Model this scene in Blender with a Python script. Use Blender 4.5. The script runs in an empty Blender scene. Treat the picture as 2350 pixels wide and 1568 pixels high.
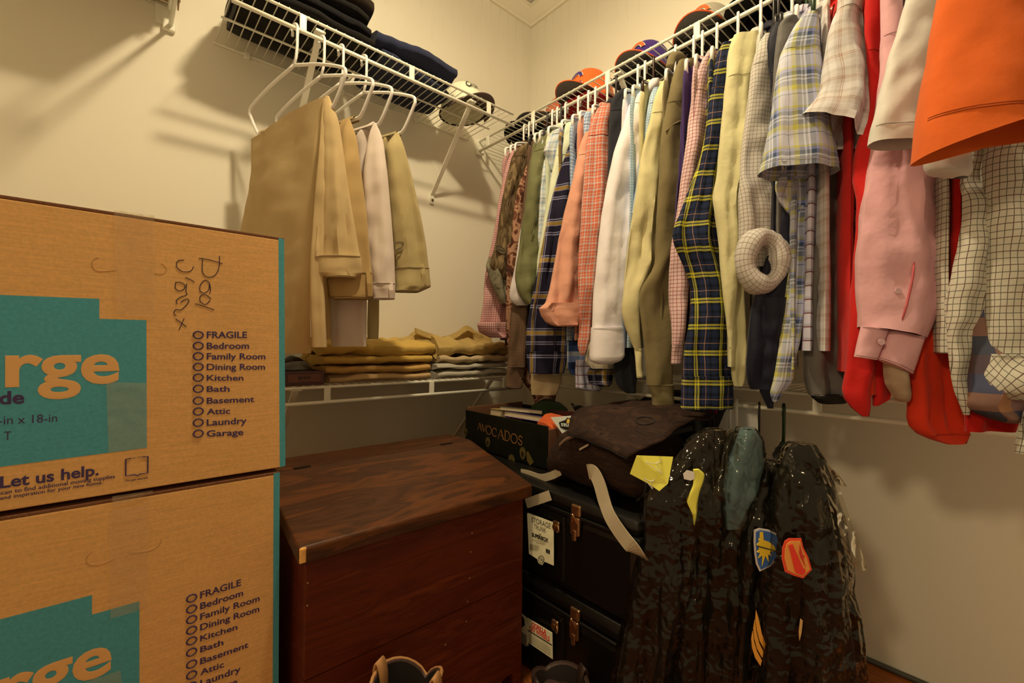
import bpy, bmesh, math, random
import numpy as np
from mathutils import Vector, Matrix, noise

# ------------------------------------------------------------------ camera, world, lights, exposure
SC = bpy.context.scene
COL = SC.collection
HC = 0.846                      # camera height, metres
FPX = 1026.04                   # focal length in pixels of a 2350 px wide frame
YAW, PITCH, ROLL = math.radians(48.498), math.radians(.3374), math.radians(-.7052)
_f = Vector((math.cos(YAW)*math.cos(PITCH), math.sin(YAW)*math.cos(PITCH), math.sin(PITCH)))
_r = Vector((math.sin(YAW), -math.cos(YAW), 0)); _d = _f.cross(_r)
CR = _r*math.cos(ROLL) + _d*math.sin(ROLL)
CD = -_r*math.sin(ROLL) + _d*math.cos(ROLL)
cam = bpy.data.cameras.new('camera'); cam.sensor_width = 36; cam.lens = 36*FPX/2350; cam.clip_start = .01
co = bpy.data.objects.new('camera', cam); COL.objects.link(co)
m3 = Matrix((CR, -CD, -_f)).transposed()
co.matrix_world = Matrix.Translation((0, 0, HC)) @ m3.to_4x4()
SC.camera = co

W = bpy.data.worlds.new('world'); SC.world = W; W.use_nodes = True
W.node_tree.nodes['Background'].inputs[0].default_value = (1.0, .73, .39, 1)
W.node_tree.nodes['Background'].inputs[1].default_value = .29
LIGHT = Vector((.50, .63, 2.36))
ld = bpy.data.lights.new('ceiling_bulb', 'POINT'); ld.energy = 25; ld.color = (1, .80, .49); ld.shadow_soft_size = .045
lo = bpy.data.objects.new('ceiling_bulb_light', ld); COL.objects.link(lo); lo.location = LIGHT
la_ = bpy.data.lights.new('ceiling_disc', 'AREA'); la_.shape = 'DISK'; la_.size = .10; la_.energy = 12; la_.color = (1, .80, .49)
lo2 = bpy.data.objects.new('ceiling_disc_light', la_); COL.objects.link(lo2); lo2.location = LIGHT - Vector((0, 0, .04))
l2 = bpy.data.lights.new('bedroom_lamp', 'POINT'); l2.energy = 44; l2.color = (1, .74, .42); l2.shadow_soft_size = .12
o2 = bpy.data.objects.new('bedroom_lamp_light', l2); COL.objects.link(o2); o2.location = (-1.5, .10, 2.1)
SC.view_settings.view_transform = 'Standard'; SC.view_settings.look = 'None'
SC.view_settings.exposure = 0.36; SC.view_settings.gamma = 1.0
SC.view_settings.use_curve_mapping = False

# ------------------------------------------------------------------ helpers
def ray(px, py):
    return CR*((px-1175)/FPX) + CD*((py-784)/FPX) + _f
EYE = Vector((0, 0, HC))
def aX(px, py, X): r = ray(px, py); return EYE + r*(X/r.x)
def aY(px, py, Y): r = ray(px, py); return EYE + r*(Y/r.y)
def aZ(px, py, Z): r = ray(px, py); return EYE + r*((Z-HC)/r.z)
def aP(px, py, pl):             # pl = (x, y, phi): vertical plane through (x, y) along angle phi (degrees)
    a = math.radians(pl[2]); n = Vector((-math.sin(a), math.cos(a), 0)); r = ray(px, py)
    return EYE + r*(n.dot(Vector((pl[0], pl[1], 0)))/n.dot(r))
ZT = {'I': (0, 0, 1), 'A': (1080, 300, 2.376), 'B': (1630, 450, 2.571), 'C': (1080, 0, 3.136), 'D': (1650, 0, 3.136),
      'E': (480, 0, 2.8), 'F': (520, 300, 2.45), 'H': (0, 420, 2.376), 'J': (0, 1000, 2.76), 'K': (1400, 900, 2.347)}
def Z(tag, x, y): a, b, s = ZT[tag]; return a+x/s, b+y/s

def lin(c): return c/12.92 if c <= .04045 else ((c+.055)/1.055)**2.4
def rgb(h):
    if isinstance(h, tuple): return h
    return tuple(lin(int(h[i:i+2], 16)/255) for i in (0, 2, 4))
TINT = (.78, .62, .37)
def P(h, k=1.0):                # real colour of a thing that looks like h under the warm bulb at light level k
    return tuple(min(.92, c/(t*k)) for c, t in zip(rgb(h), TINT))

def newmat(name):
    m = bpy.data.materials.new(name); m.use_nodes = True
    nt = m.node_tree; b = nt.nodes['Principled BSDF']
    return m, nt, b
def nd(nt, kind, **kw):
    n = nt.nodes.new(kind)
    for k, v in kw.items(): setattr(n, k, v)
    return n
def link(nt, a, b): nt.links.new(a, b)
def add_bump(nt, b, scale, strength, dist=.002, coord='Object', detail=3, stretch=None):
    tc = nd(nt, 'ShaderNodeTexCoord'); src = tc.outputs[coord]
    if stretch:
        mp = nd(nt, 'ShaderNodeMapping'); mp.inputs['Scale'].default_value = stretch
        link(nt, src, mp.inputs['Vector']); src = mp.outputs[0]
    no = nd(nt, 'ShaderNodeTexNoise'); no.inputs['Scale'].default_value = scale; no.inputs['Detail'].default_value = detail
    link(nt, src, no.inputs['Vector'])
    bp = nd(nt, 'ShaderNodeBump'); bp.inputs['Strength'].default_value = strength; bp.inputs['Distance'].default_value = dist
    link(nt, no.outputs[0], bp.inputs['Height'])
    if b.inputs['Normal'].is_linked: link(nt, b.inputs['Normal'].links[0].from_socket, bp.inputs['Normal'])
    link(nt, bp.outputs[0], b.inputs['Normal'])
MATS = {}
def solid(name, col, rough=.6, metal=0, var=0, vs=8, bump=None, spec=.5, coat=0):
    if name in MATS: return MATS[name]
    m, nt, b = newmat(name); c = rgb(col)
    b.inputs['Base Color'].default_value = (*c, 1); b.inputs['Roughness'].default_value = rough
    b.inputs['Metallic'].default_value = metal; b.inputs['Specular IOR Level'].default_value = spec
    b.inputs['Coat Weight'].default_value = coat
    if var:
        tc = nd(nt, 'ShaderNodeTexCoord'); no = nd(nt, 'ShaderNodeTexNoise'); no.inputs['Scale'].default_value = vs; no.inputs['Detail'].default_value = 4
        link(nt, tc.outputs['Object'], no.inputs['Vector'])
        rp = nd(nt, 'ShaderNodeValToRGB'); rp.color_ramp.elements[0].position = .3; rp.color_ramp.elements[1].position = .7
        rp.color_ramp.elements[0].color = (*[x*(1-var) for x in c], 1); rp.color_ramp.elements[1].color = (*[min(1, x*(1+var)) for x in c], 1)
        link(nt, no.outputs[0], rp.inputs[0]); link(nt, rp.outputs[0], b.inputs['Base Color'])
    if bump: add_bump(nt, b, *bump)
    MATS[name] = m; return m
def cloth(name, col, wr=.35, weave=.25, rough=.9, var=.06):
    if name in MATS: return MATS[name]
    m = solid(name, col, rough, var=var, vs=14, spec=.2); nt = m.node_tree; b = nt.nodes['Principled BSDF']
    b.inputs['Sheen Weight'].default_value = .08
    add_bump(nt, b, 900, weave, .0006); add_bump(nt, b, 16, wr, .012)
    return m
def ramp_const(nt, sett):
    rp = nd(nt, 'ShaderNodeValToRGB'); cr = rp.color_ramp; cr.interpolation = 'CONSTANT'
    tot = sum(w for w, _ in sett); pos = 0
    for i, (w, c) in enumerate(sett):
        e = cr.elements[i] if i < 1 else (cr.elements[1] if i == 1 else cr.elements.new(pos/tot))
        e.position = pos/tot; e.color = (*rgb(c), 1); pos += w
    if len(sett) == 1: cr.elements[1].color = cr.elements[0].color
    return rp
def plaid(name, period, su, sv=None, mode='MIX', pv=None, wr=.35, rot=0):
    if name in MATS: return MATS[name]
    m, nt, b = newmat(name); sv = sv or su
    b.inputs['Roughness'].default_value = .9; b.inputs['Specular IOR Level'].default_value = .2
    uv = nd(nt, 'ShaderNodeUVMap'); src = uv.outputs[0]
    if rot:
        mp = nd(nt, 'ShaderNodeMapping'); mp.inputs['Rotation'].default_value = (0, 0, math.radians(rot)); link(nt, src, mp.inputs[0]); src = mp.outputs[0]
    sp = nd(nt, 'ShaderNodeSeparateXYZ'); link(nt, src, sp.inputs[0])
    outs = []
    for ax, sett, per in ((0, su, period), (1, sv, pv or period)):
        mu = nd(nt, 'ShaderNodeMath', operation='MULTIPLY'); mu.inputs[1].default_value = 1/per; link(nt, sp.outputs[ax], mu.inputs[0])
        fr = nd(nt, 'ShaderNodeMath', operation='FRACT'); link(nt, mu.outputs[0], fr.inputs[0])
        rp = ramp_const(nt, sett); link(nt, fr.outputs[0], rp.inputs[0]); outs.append(rp.outputs[0])
    mx = nd(nt, 'ShaderNodeMix', data_type='RGBA', blend_type=mode); mx.inputs[0].default_value = .5 if mode == 'MIX' else 1
    link(nt, outs[0], mx.inputs[6]); link(nt, outs[1], mx.inputs[7]); link(nt, mx.outputs[2], b.inputs['Base Color'])
    add_bump(nt, b, 900, .2, .0005); add_bump(nt, b, 16, wr, .012)
    MATS[name] = m; return m
def blotch(name, cols, scale, dist=1.5, rough=.9, stretch=(1, 1, 1), bump=None, vor=False):
    if name in MATS: return MATS[name]
    m, nt, b = newmat(name); b.inputs['Roughness'].default_value = rough; b.inputs['Specular IOR Level'].default_value = .25
    tc = nd(nt, 'ShaderNodeTexCoord'); mp = nd(nt, 'ShaderNodeMapping'); mp.inputs['Scale'].default_value = stretch
    link(nt, tc.outputs['Object'], mp.inputs[0])
    no = nd(nt, 'ShaderNodeTexNoise'); no.inputs['Scale'].default_value = scale; no.inputs['Detail'].default_value = 3; no.inputs['Distortion'].default_value = dist
    link(nt, mp.outputs[0], no.inputs['Vector'])
    rp = nd(nt, 'ShaderNodeValToRGB'); cr = rp.color_ramp; cr.interpolation = 'CONSTANT' if vor else 'LINEAR'
    n = len(cols)
    for i, c in enumerate(cols):
        p = .28+.44*i/max(1, n-1) if not vor else (.0 if i == 0 else .34+.32*(i-1)/max(1, n-2))
        e = cr.elements[i] if i < 2 else cr.elements.new(p)
        e.position = p; e.color = (*rgb(c), 1)
    link(nt, no.outputs[0], rp.inputs[0]); link(nt, rp.outputs[0], b.inputs['Base Color'])
    if bump: add_bump(nt, b, *bump)
    MATS[name] = m; return m

def tag(o, label=None, cat=None, group=None, kind=None):
    if label: o['label'] = label
    if cat: o['category'] = cat
    if group: o['group'] = group
    if kind: o['kind'] = kind
    return o
def thing(name, loc, label=None, cat=None, group=None, rz=0, kind=None):
    o = bpy.data.objects.new(name, None); COL.objects.link(o); o.location = loc; o.rotation_euler = (0, 0, rz)
    o.empty_display_size = .05
    return tag(o, label, cat, group, kind)
def adopt(o, p, local=False):
    if p is None: return o
    o.parent = p
    if not local and p.type == 'EMPTY':
        o.matrix_parent_inverse = (Matrix.Translation(p.location) @ p.rotation_euler.to_matrix().to_4x4()).inverted()
    return o
def mk(name, vs, fs, mat, parent=None, uvs=None, smooth=True, local=False, mats=None, fm=None):
    me = bpy.data.meshes.new(name); me.from_pydata([tuple(v) for v in vs], [], fs)
    if smooth: me.polygons.foreach_set('use_smooth', [True]*len(me.polygons))
    if uvs is not None:
        l = me.uv_layers.new(name='UVMap')
        idx = np.zeros(len(me.loops), dtype=np.int32); me.loops.foreach_get('vertex_index', idx)
        l.data.foreach_set('uv', np.asarray(uvs, dtype=np.float32)[idx].ravel())
    me.materials.append(mat)
    o = bpy.data.objects.new(name, me); COL.objects.link(o)
    return adopt(o, parent, local)
def put(name, me, loc, parent=None, rot=None):
    o = bpy.data.objects.new(name, me); COL.objects.link(o); o.location = loc
    if rot: o.rotation_euler = rot
    return adopt(o, parent)
class MB:
    def __init__(s): s.v = []; s.f = []
    def add(s, vs, fs):
        b = len(s.v); s.v += [Vector(v) for v in vs]; s.f += [tuple(i+b for i in f) for f in fs]; return s
    def box(s, lo, hi, M=None):
        (a, b, c), (d, e, f) = lo, hi
        vs = [Vector(p) for p in ((a, b, c), (d, b, c), (d, e, c), (a, e, c), (a, b, f), (d, b, f), (d, e, f), (a, e, f))]
        if M: vs = [M @ v for v in vs]
        return s.add(vs, [(0, 3, 2, 1), (4, 5, 6, 7), (0, 1, 5, 4), (1, 2, 6, 5), (2, 3, 7, 6), (3, 0, 4, 7)])
    def bbox(s, lo, hi, b=.003, M=None):      # box with chamfered edges
        bm = bmesh.new(); bmesh.ops.create_cube(bm, size=1)
        c = (Vector(lo)+Vector(hi))/2; d = Vector(hi)-Vector(lo)
        for v in bm.verts: v.co = Vector((v.co.x*d.x, v.co.y*d.y, v.co.z*d.z))+c
        bmesh.ops.bevel(bm, geom=bm.edges[:], offset=min(b, min(d)*.45), segments=2, profile=.5, affect='EDGES')
        bm.verts.index_update(); vs = [v.co.copy() for v in bm.verts]; fs = [[v.index for v in f.verts] for f in bm.faces]; bm.free()
        if M: vs = [M @ v for v in vs]
        return s.add(vs, fs)
    def tube(s, pts, r, n=8, closed=False, flat=None):
        pts = [Vector(p) for p in pts]; k = len(pts); rs = r if isinstance(r, (list, tuple)) else [r]*k
        up = None; rings = []
        for i, p in enumerate(pts):
            a = pts[i-1] if (i > 0 or closed) else p; b = pts[(i+1) % k] if (i < k-1 or closed) else p
            t = (b-a).normalized()
            if up is None:
                up = Vector((0, 0, 1)) if abs(t.z) < .9 else Vector((1, 0, 0))
            u = (up - t*up.dot(t)).normalized(); w = t.cross(u); up = u
            rings.append([p + (u*math.cos(2*math.pi*j/n)*(flat or 1) + w*math.sin(2*math.pi*j/n))*rs[i] for j in range(n)])
        vs = [v for rg in rings for v in rg]; fs = []
        for i in range(k if closed else k-1):
            for j in range(n):
                a, b = i*n+j, i*n+(j+1) % n; c, d = ((i+1) % k)*n+(j+1) % n, ((i+1) % k)*n+j
                fs.append((a, b, c, d))
        if not closed: fs += [tuple(range(n-1, -1, -1)), tuple((k-1)*n+j for j in range(n))]
        return s.add(vs, fs)
    def ribbon(s, pts, w, th=.0015, face=None):          # flat strap along pts, w = half-width vectors
        pts = [Vector(p) for p in pts]; k = len(pts); vs = []
        for i, p in enumerate(pts):
            t = (pts[min(i+1, k-1)]-pts[max(i-1, 0)]).normalized(); ww = Vector(w[i] if isinstance(w, list) else w)
            if face is not None: ww = t.cross(Vector(face)).normalized()*ww.length
            nn = t.cross(ww).normalized()*th
            vs += [p-ww-nn, p+ww-nn, p+ww+nn, p-ww+nn]
        fs = [(0, 1, 2, 3), tuple((k-1)*4+j for j in (3, 2, 1, 0))]
        for i in range(k-1):
            for j in range(4): fs.append((i*4+j, i*4+(j+1) % 4, (i+1)*4+(j+1) % 4, (i+1)*4+j))
        return s.add(vs, fs)
    def build(s, name, mat, parent=None, smooth=False, local=False):
        o = mk(name, s.v, s.f, mat, parent, smooth=smooth, local=local)
        return o
def autosmooth(o, ang=40):
    me = o.data
    me.polygons.foreach_set('use_smooth', [True]*len(me.polygons))
    me.set_sharp_from_angle(angle=math.radians(ang)) if hasattr(me, 'set_sharp_from_angle') else None
    return o
def cr_path(pts, n=6):          # Catmull-Rom through pts
    p = [Vector(q) for q in pts]; out = []
    for i in range(len(p)-1):
        a, b, c, d = p[max(i-1, 0)], p[i], p[i+1], p[min(i+2, len(p)-1)]
        for j in range(n):
            t = j/n
            out.append(.5*((2*b)+(c-a)*t+(2*a-5*b+4*c-d)*t*t+(3*b-a-3*c+d)*t**3))
    out.append(p[-1]); return out
_cap = None
def textmesh(body, bold=0):
    cu = bpy.data.curves.new('txt', 'FONT'); cu.body = body; cu.size = 1; cu.bevel_depth = max(0, bold); cu.bevel_resolution = 0; cu.resolution_u = 4
    ob = bpy.data.objects.new('txt', cu); me = bpy.data.meshes.new_from_object(ob)
    vs = [v.co.copy() for v in me.vertices]; fs = [list(p.vertices) for p in me.polygons if bold <= 0 or p.normal.z > .05]
    bpy.data.objects.remove(ob); bpy.data.curves.remove(cu); bpy.data.meshes.remove(me)
    return vs, fs
def capheight():
    global _cap
    if _cap is None: _cap = max(v.y for v in textmesh('H')[0])
    return _cap
def text(name, body, p0, p1, ptop, mat, parent=None, bold=.012, off=None, height=None):
    """lettering whose baseline runs p0 -> p1, cap height reaching ptop (3-D points)"""
    vs, fs = textmesh(body, bold); x0 = min(v.x for v in vs); x1 = max(v.x for v in vs); ch = height or capheight()
    ax = (p1-p0)/(x1-x0); ay = (ptop-p0)/ch; off = off or Vector(); up = ax.cross(ay).normalized()*.004
    return mk(name, [p0+ax*(v.x-x0)+ay*v.y+off+up*v.z for v in vs], fs, mat, parent, smooth=False)

# ---- cloth forms: a flattened tube between a left and a right outline
def form(name, PL, PR, n, mat, parent, T=.014, fold=.008, ff=14, seed=0, m=26, rows=44, closed_top=True, closed_bottom=False, wr=.006, grow=1.0, tprof=None, smooth_it=2, sq=.75, bias=0, xw=1, film=None):
    rnd = random.Random(seed*7+3)
    PL = np.array([tuple(p) for p in PL]); PR = np.array([tuple(p) for p in PR])
    C = (PL+PR)/2; d = np.r_[0, np.cumsum(np.maximum(1e-4, np.linalg.norm(np.diff(C, axis=0), axis=1)))]
    q = np.linspace(0, d[-1], rows)
    def rs(A):
        B = np.stack([np.interp(q, d, A[:, k]) for k in range(3)], 1)
        for _ in range(smooth_it):
            B[1:-1] = .25*B[:-2]+.5*B[1:-1]+.25*B[2:]
        return B
    L, R = rs(PL), rs(PR); n = Vector(n).normalized(); nn = np.array(n)
    th = np.arange(m)/m*2*math.pi
    ph = [rnd.uniform(0, 6.28) for _ in range(6)]; k2 = rnd.uniform(.5, 1.6); k3 = rnd.uniform(-3, 3)
    vs, uvs = [], []
    ct, st = np.cos(th), np.sin(th); prof = np.sign(st)*np.abs(st)**sq
    for i in range(rows):
        c = (L[i]+R[i])/2; h = (R[i]-L[i])/2; hw = np.linalg.norm(h)*xw; v = q[i]; vn = i/(rows-1)
        t_ = T*(tprof(vn) if tprof else 1); t_ = min(t_, .6*hw+.001)
        env = min(1, .25+vn*1.3)*grow*min(1, hw/.05)
        for j in range(m):
            u = hw*ct[j]; e = abs(st[j])**.5
            w = fold*env*(math.sin(ff*6.28*u+ph[0]+k3*v+1.2*math.sin(2.2*v+ph[2])) + .55*math.sin(ff*2.1*6.28*u+ph[1]-k2*3*v))*e
            w -= fold*.9*env*max(0, math.sin(ff*.8*6.28*u+ph[3]+1.5*v+.8*math.sin(5*v+ph[4])))**8*e
            w += wr*noise.noise(Vector((u*14+seed*9.1, v*7, seed*3.3)))*e*2 + wr*.6*noise.noise(Vector((u*30, v*26+seed, seed*5.3)))*e*2
            if film:      # a loose skin outside the same cloth
                ex_ = film[0] + film[1]*abs(noise.noise(Vector((u*30+seed, v*3.2, 7.7)))) + film[1]*1.2*abs(noise.noise(Vector((u*9, v*5+seed, 1.7))))
                p = c + h*ct[j]*(1+min(.25, film[0]*.8/max(.02, hw))) + nn*(t_*prof[j] + w + bias + ex_*np.sign(st[j])*e)
            else: p = c + h*ct[j] + nn*(t_*prof[j] + w + bias)
            vs.append(p); uvs.append((u+(1 if ct[j] > 0 else -1)*t_*(1-abs(prof[j]))*(1 if abs(ct[j]) > 1e-6 else 0)+.13*seed, -v+.07*seed))
    fs = []
    for i in range(rows-1):
        for j in range(m):
            fs.append((i*m+j, i*m+(j+1) % m, (i+1)*m+(j+1) % m, (i+1)*m+j))
    if closed_top: fs.append(tuple(range(m)))
    if closed_bottom: fs.append(tuple((rows-1)*m+j for j in range(m-1, -1, -1)))
    o = mk(name, vs, fs, mat, parent, uvs=uvs)
    o['m'] = m; o['rows'] = rows
    if closed_bottom or closed_top: o.data.set_sharp_from_angle(angle=1.0)
    return o
def ring_seam(o, fr, n, mat, root, r=.0006, off=.0012, two=False):
    m, rows = o['m'], o['rows']; v = o.data.vertices; nn = Vector(n).normalized()
    for k in ((0, 1) if two else (0,)):
        q = max(0, min(rows-1, fr*(rows-1)+k*.35)); i = int(q); f = q-i; i2 = min(rows-1, i+1)
        MB().tube([v[i*m+j].co*(1-f)+v[i2*m+j].co*f+nn*off*math.sin(math.pi*j*2/m) for j in range(1, m//2)], r, 5).build('stitching', mat, root, smooth=True)
def pnormal(pl):
    a = math.radians(pl[2]); n = Vector((-math.sin(a), math.cos(a), 0))
    return -n if n.dot(Vector((pl[0], pl[1], 0))) > 0 else n
def panel(name, outline, pl, mat, parent, **kw):
    """outline: (tag, (y, xl, xr), ...) outline of the hanging cloth measured on the vertical plane pl"""
    PL, PR = [], []; tg = 'I'
    for r in outline:
        if isinstance(r, str): tg = r; continue
        yl, xl, yr, xr = (r[0], r[1], r[0], r[2]) if len(r) == 3 else r
        PL.append(aP(*Z(tg, xl, yl), pl)); PR.append(aP(*Z(tg, xr, yr), pl))
    return form(name, PL, PR, pnormal(pl), mat, parent, **kw)
def poly(name, pts, mat, parent=None, n=None, th=.001):     # thin plate with outline pts (3-D), extruded along n
    pts = [Vector(p) for p in pts]; k = len(pts); n = Vector(n).normalized()*th
    vs = pts+[p+n for p in pts]
    fs = [tuple(range(k)), tuple(range(2*k-1, k-1, -1))]+[(i, (i+1) % k, k+(i+1) % k, k+i) for i in range(k)]
    return mk(name, vs, fs, mat, parent, smooth=False)

# ------------------------------------------------------------------ room
YW, XW, XN, YN, ZC = 1.62, 1.536, -.42, -.50, 2.49
wallm = solid('cream_wall_paint', P('d8c08e'), .75, bump=(140, .12, .001), spec=.25)
trimm = solid('cream_trim_paint', P('dcc490'), .5, bump=(60, .08, .001))
ceilm = solid('grey_ceiling_paint', P('b9a57c'), .7, bump=(60, .1, .001))
whitem = solid('white_vinyl_wire', P('ddc795'), .35)
plasticm = solid('white_hanger_plastic', P('e8d6a4'), .3)
blackp = solid('black_hanger_plastic', '18161a', .35)
def wall(name, lo, hi, mat=wallm):
    o = MB().box(lo, hi).build(name, mat); tag(o, kind='structure'); return o
w_left = wall('wall_left', (XN-.1, YW, -.02), (XW+.1, YW+.1, ZC+.1))
w_right = wall('wall_right', (XW, YN-.1, -.02), (XW+.1, YW, ZC+.1))
w_side = wall('wall_side', (XN-.1, .62, -.02), (XN, YW, ZC+.1))
# ceiling boards run along Y, joints left open
ceil = MB().box((XN, YN, ZC+.012), (XW, YW, ZC+.08)).build('ceiling', solid('dark_joint', P('6b5c3e'), .8)); tag(ceil, kind='structure')
cb = MB().bbox((0, YN, ZC), (.0505, YW, ZC+.014), .003).build('plank', ceilm, ceil); x = XN
me = cb.data; cb.location.x = x; x += .0525
while x < XW-.03:
    put('plank', me, (x, 0, 0), ceil); x += .0525
# floor boards along Y
fl = MB().box((XN, YN-.1, -.05), (XW, YW, -.012)).build('floor', solid('floor_joint', '140804', .8)); tag(fl, kind='structure')
oakm = [blotch('oak_floor_%d' % i, c, 3, 2.5, .35, (22, 1.5, 22), bump=(40, .1, .001)) for i, c in enumerate((('8a4a1e', 'a8622c', '74390f'), ('96562a', '82441a', 'b06a30'), ('7c4016', '9a5826', '884a1c')))]
x = XN; i = 0
while x < XW-.02:
    w = min(.0635, XW-x); j = (i*7) % 3; ys = [YN-.1, YN+.35+.31*(i % 4), YW-.5+.09*(i % 5), YW]
    for a, c in zip(ys[:-1], ys[1:]):
        MB().bbox((x+.0006, a+.0006, -.014), (x+w-.0006, c-.0006, 0), .0012).build('plank', oakm[j], fl); j = (j+1) % 3
    x += w; i += 1
# crown moulding, a small stepped cove on each wall
def crown(name, axis):
    prof = [(0, 2.428), (.012, 2.428), (.014, 2.438), (.022, 2.444), (.046, 2.470), (.050, 2.480), (.060, 2.484), (.060, 2.492), (0, 2.492)]
    vs = []
    for s in (0, 1):
        for d, z in prof:
            if axis == 'L': vs.append(((XN if s else XW-d) if s else XW-d, YW-d, z))
            elif axis == 'R': vs.append((XW-d, YN if s else YW-d, z))
            elif axis == 'S': vs.append((XN+d, YN if s else YW-d, z))
            else: vs.append((XN if s else XW-d, YN+d, z))
    k = len(prof); fs = [(i, (i+1) % k, k+(i+1) % k, k+i) for i in range(k)]+[tuple(range(k)), tuple(range(2*k-1, k-1, -1))]
    return tag(mk(name, vs, fs, trimm, smooth=False), kind='structure')
crown('trim_1', 'L'); crown('trim_2', 'R'); crown('trim_3', 'S')
shoem = solid('shoe_moulding_paint', '4a4a44', .5)
for nm, pts in (('baseboard_right', [(XW-.006, YN, .006), (XW-.006, YW, .006)]), ('baseboard_left', [(XN, YW-.006, .006), (XW, YW-.006, .006)])):
    tag(MB().tube(pts, .007, 8).build(nm, shoem, smooth=True), kind='structure')
# beaded joints of the panelling, painted over lower down so that they peter out at different heights
rnd = random.Random(5)
for wl, ax in ((w_left, 0), (w_right, 1)):
    m = MB()
    for i in range(1, 17):
        zb = 2.428 - (.30+.10*math.sin(i*1.3) + rnd.uniform(-.04, .04))*(1 if i < 9 else .75)
        c = (XW if ax == 0 else YW) - .0518*i
        for dx, r in ((0, .0011), (.007, .0008)):
            p = [(c+dx, YW, 2.43), (c+dx, YW, zb)] if ax == 0 else [(XW, c+dx, 2.43), (XW, c+dx, zb)]
            m.tube(p, [r, r*.5], 6)
    o = m.build('bead_line', trimm, wl, smooth=True); tag(o, kind='stuff')
# casing of the wide opening on the left, behind the camera
for k, (y0, y1, z0, z1) in enumerate(((.56, .62, 0, 2.11), (YN, .62, 2.11, 2.17))):
    tag(MB().bbox((XN-.115, y0, z0), (XN+.018, y1, z1), .004).build('trim_%d' % (5+k), trimm), kind='structure')
tag(MB().box((XN-.1, YN, 2.171), (XN, .619, ZC+.1)).build('wall_header', wallm), kind='structure')

# ceiling lamp: porcelain holder with one bare bulb
lamp = thing('ceiling_lamp', (LIGHT.x, LIGHT.y, ZC), 'white porcelain lamp holder with a bare glowing bulb on the ceiling', 'lamp')
MB().tube([(LIGHT.x, LIGHT.y, ZC), (LIGHT.x, LIGHT.y, ZC-.018), (LIGHT.x, LIGHT.y, ZC-.03), (LIGHT.x, LIGHT.y, ZC-.055)], [.06, .058, .03, .026], 24).build('lamp_holder', solid('porcelain', 'efe8dc', .2), lamp, smooth=True)
bm_, nt, bs = newmat('glowing_bulb'); bs.inputs['Emission Color'].default_value = (1, .80, .49, 1); bs.inputs['Emission Strength'].default_value = 40
bb = MB(); zs = [ZC-.05, ZC-.065, ZC-.09, ZC-.115, ZC-.14, ZC-.155, ZC-.16]; rs_ = [.014, .018, .031, .040, .036, .02, .004]
bb.tube([(LIGHT.x, LIGHT.y, z) for z in zs], rs_, 20); bb.build('bulb', bm_, lamp, smooth=True)

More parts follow.
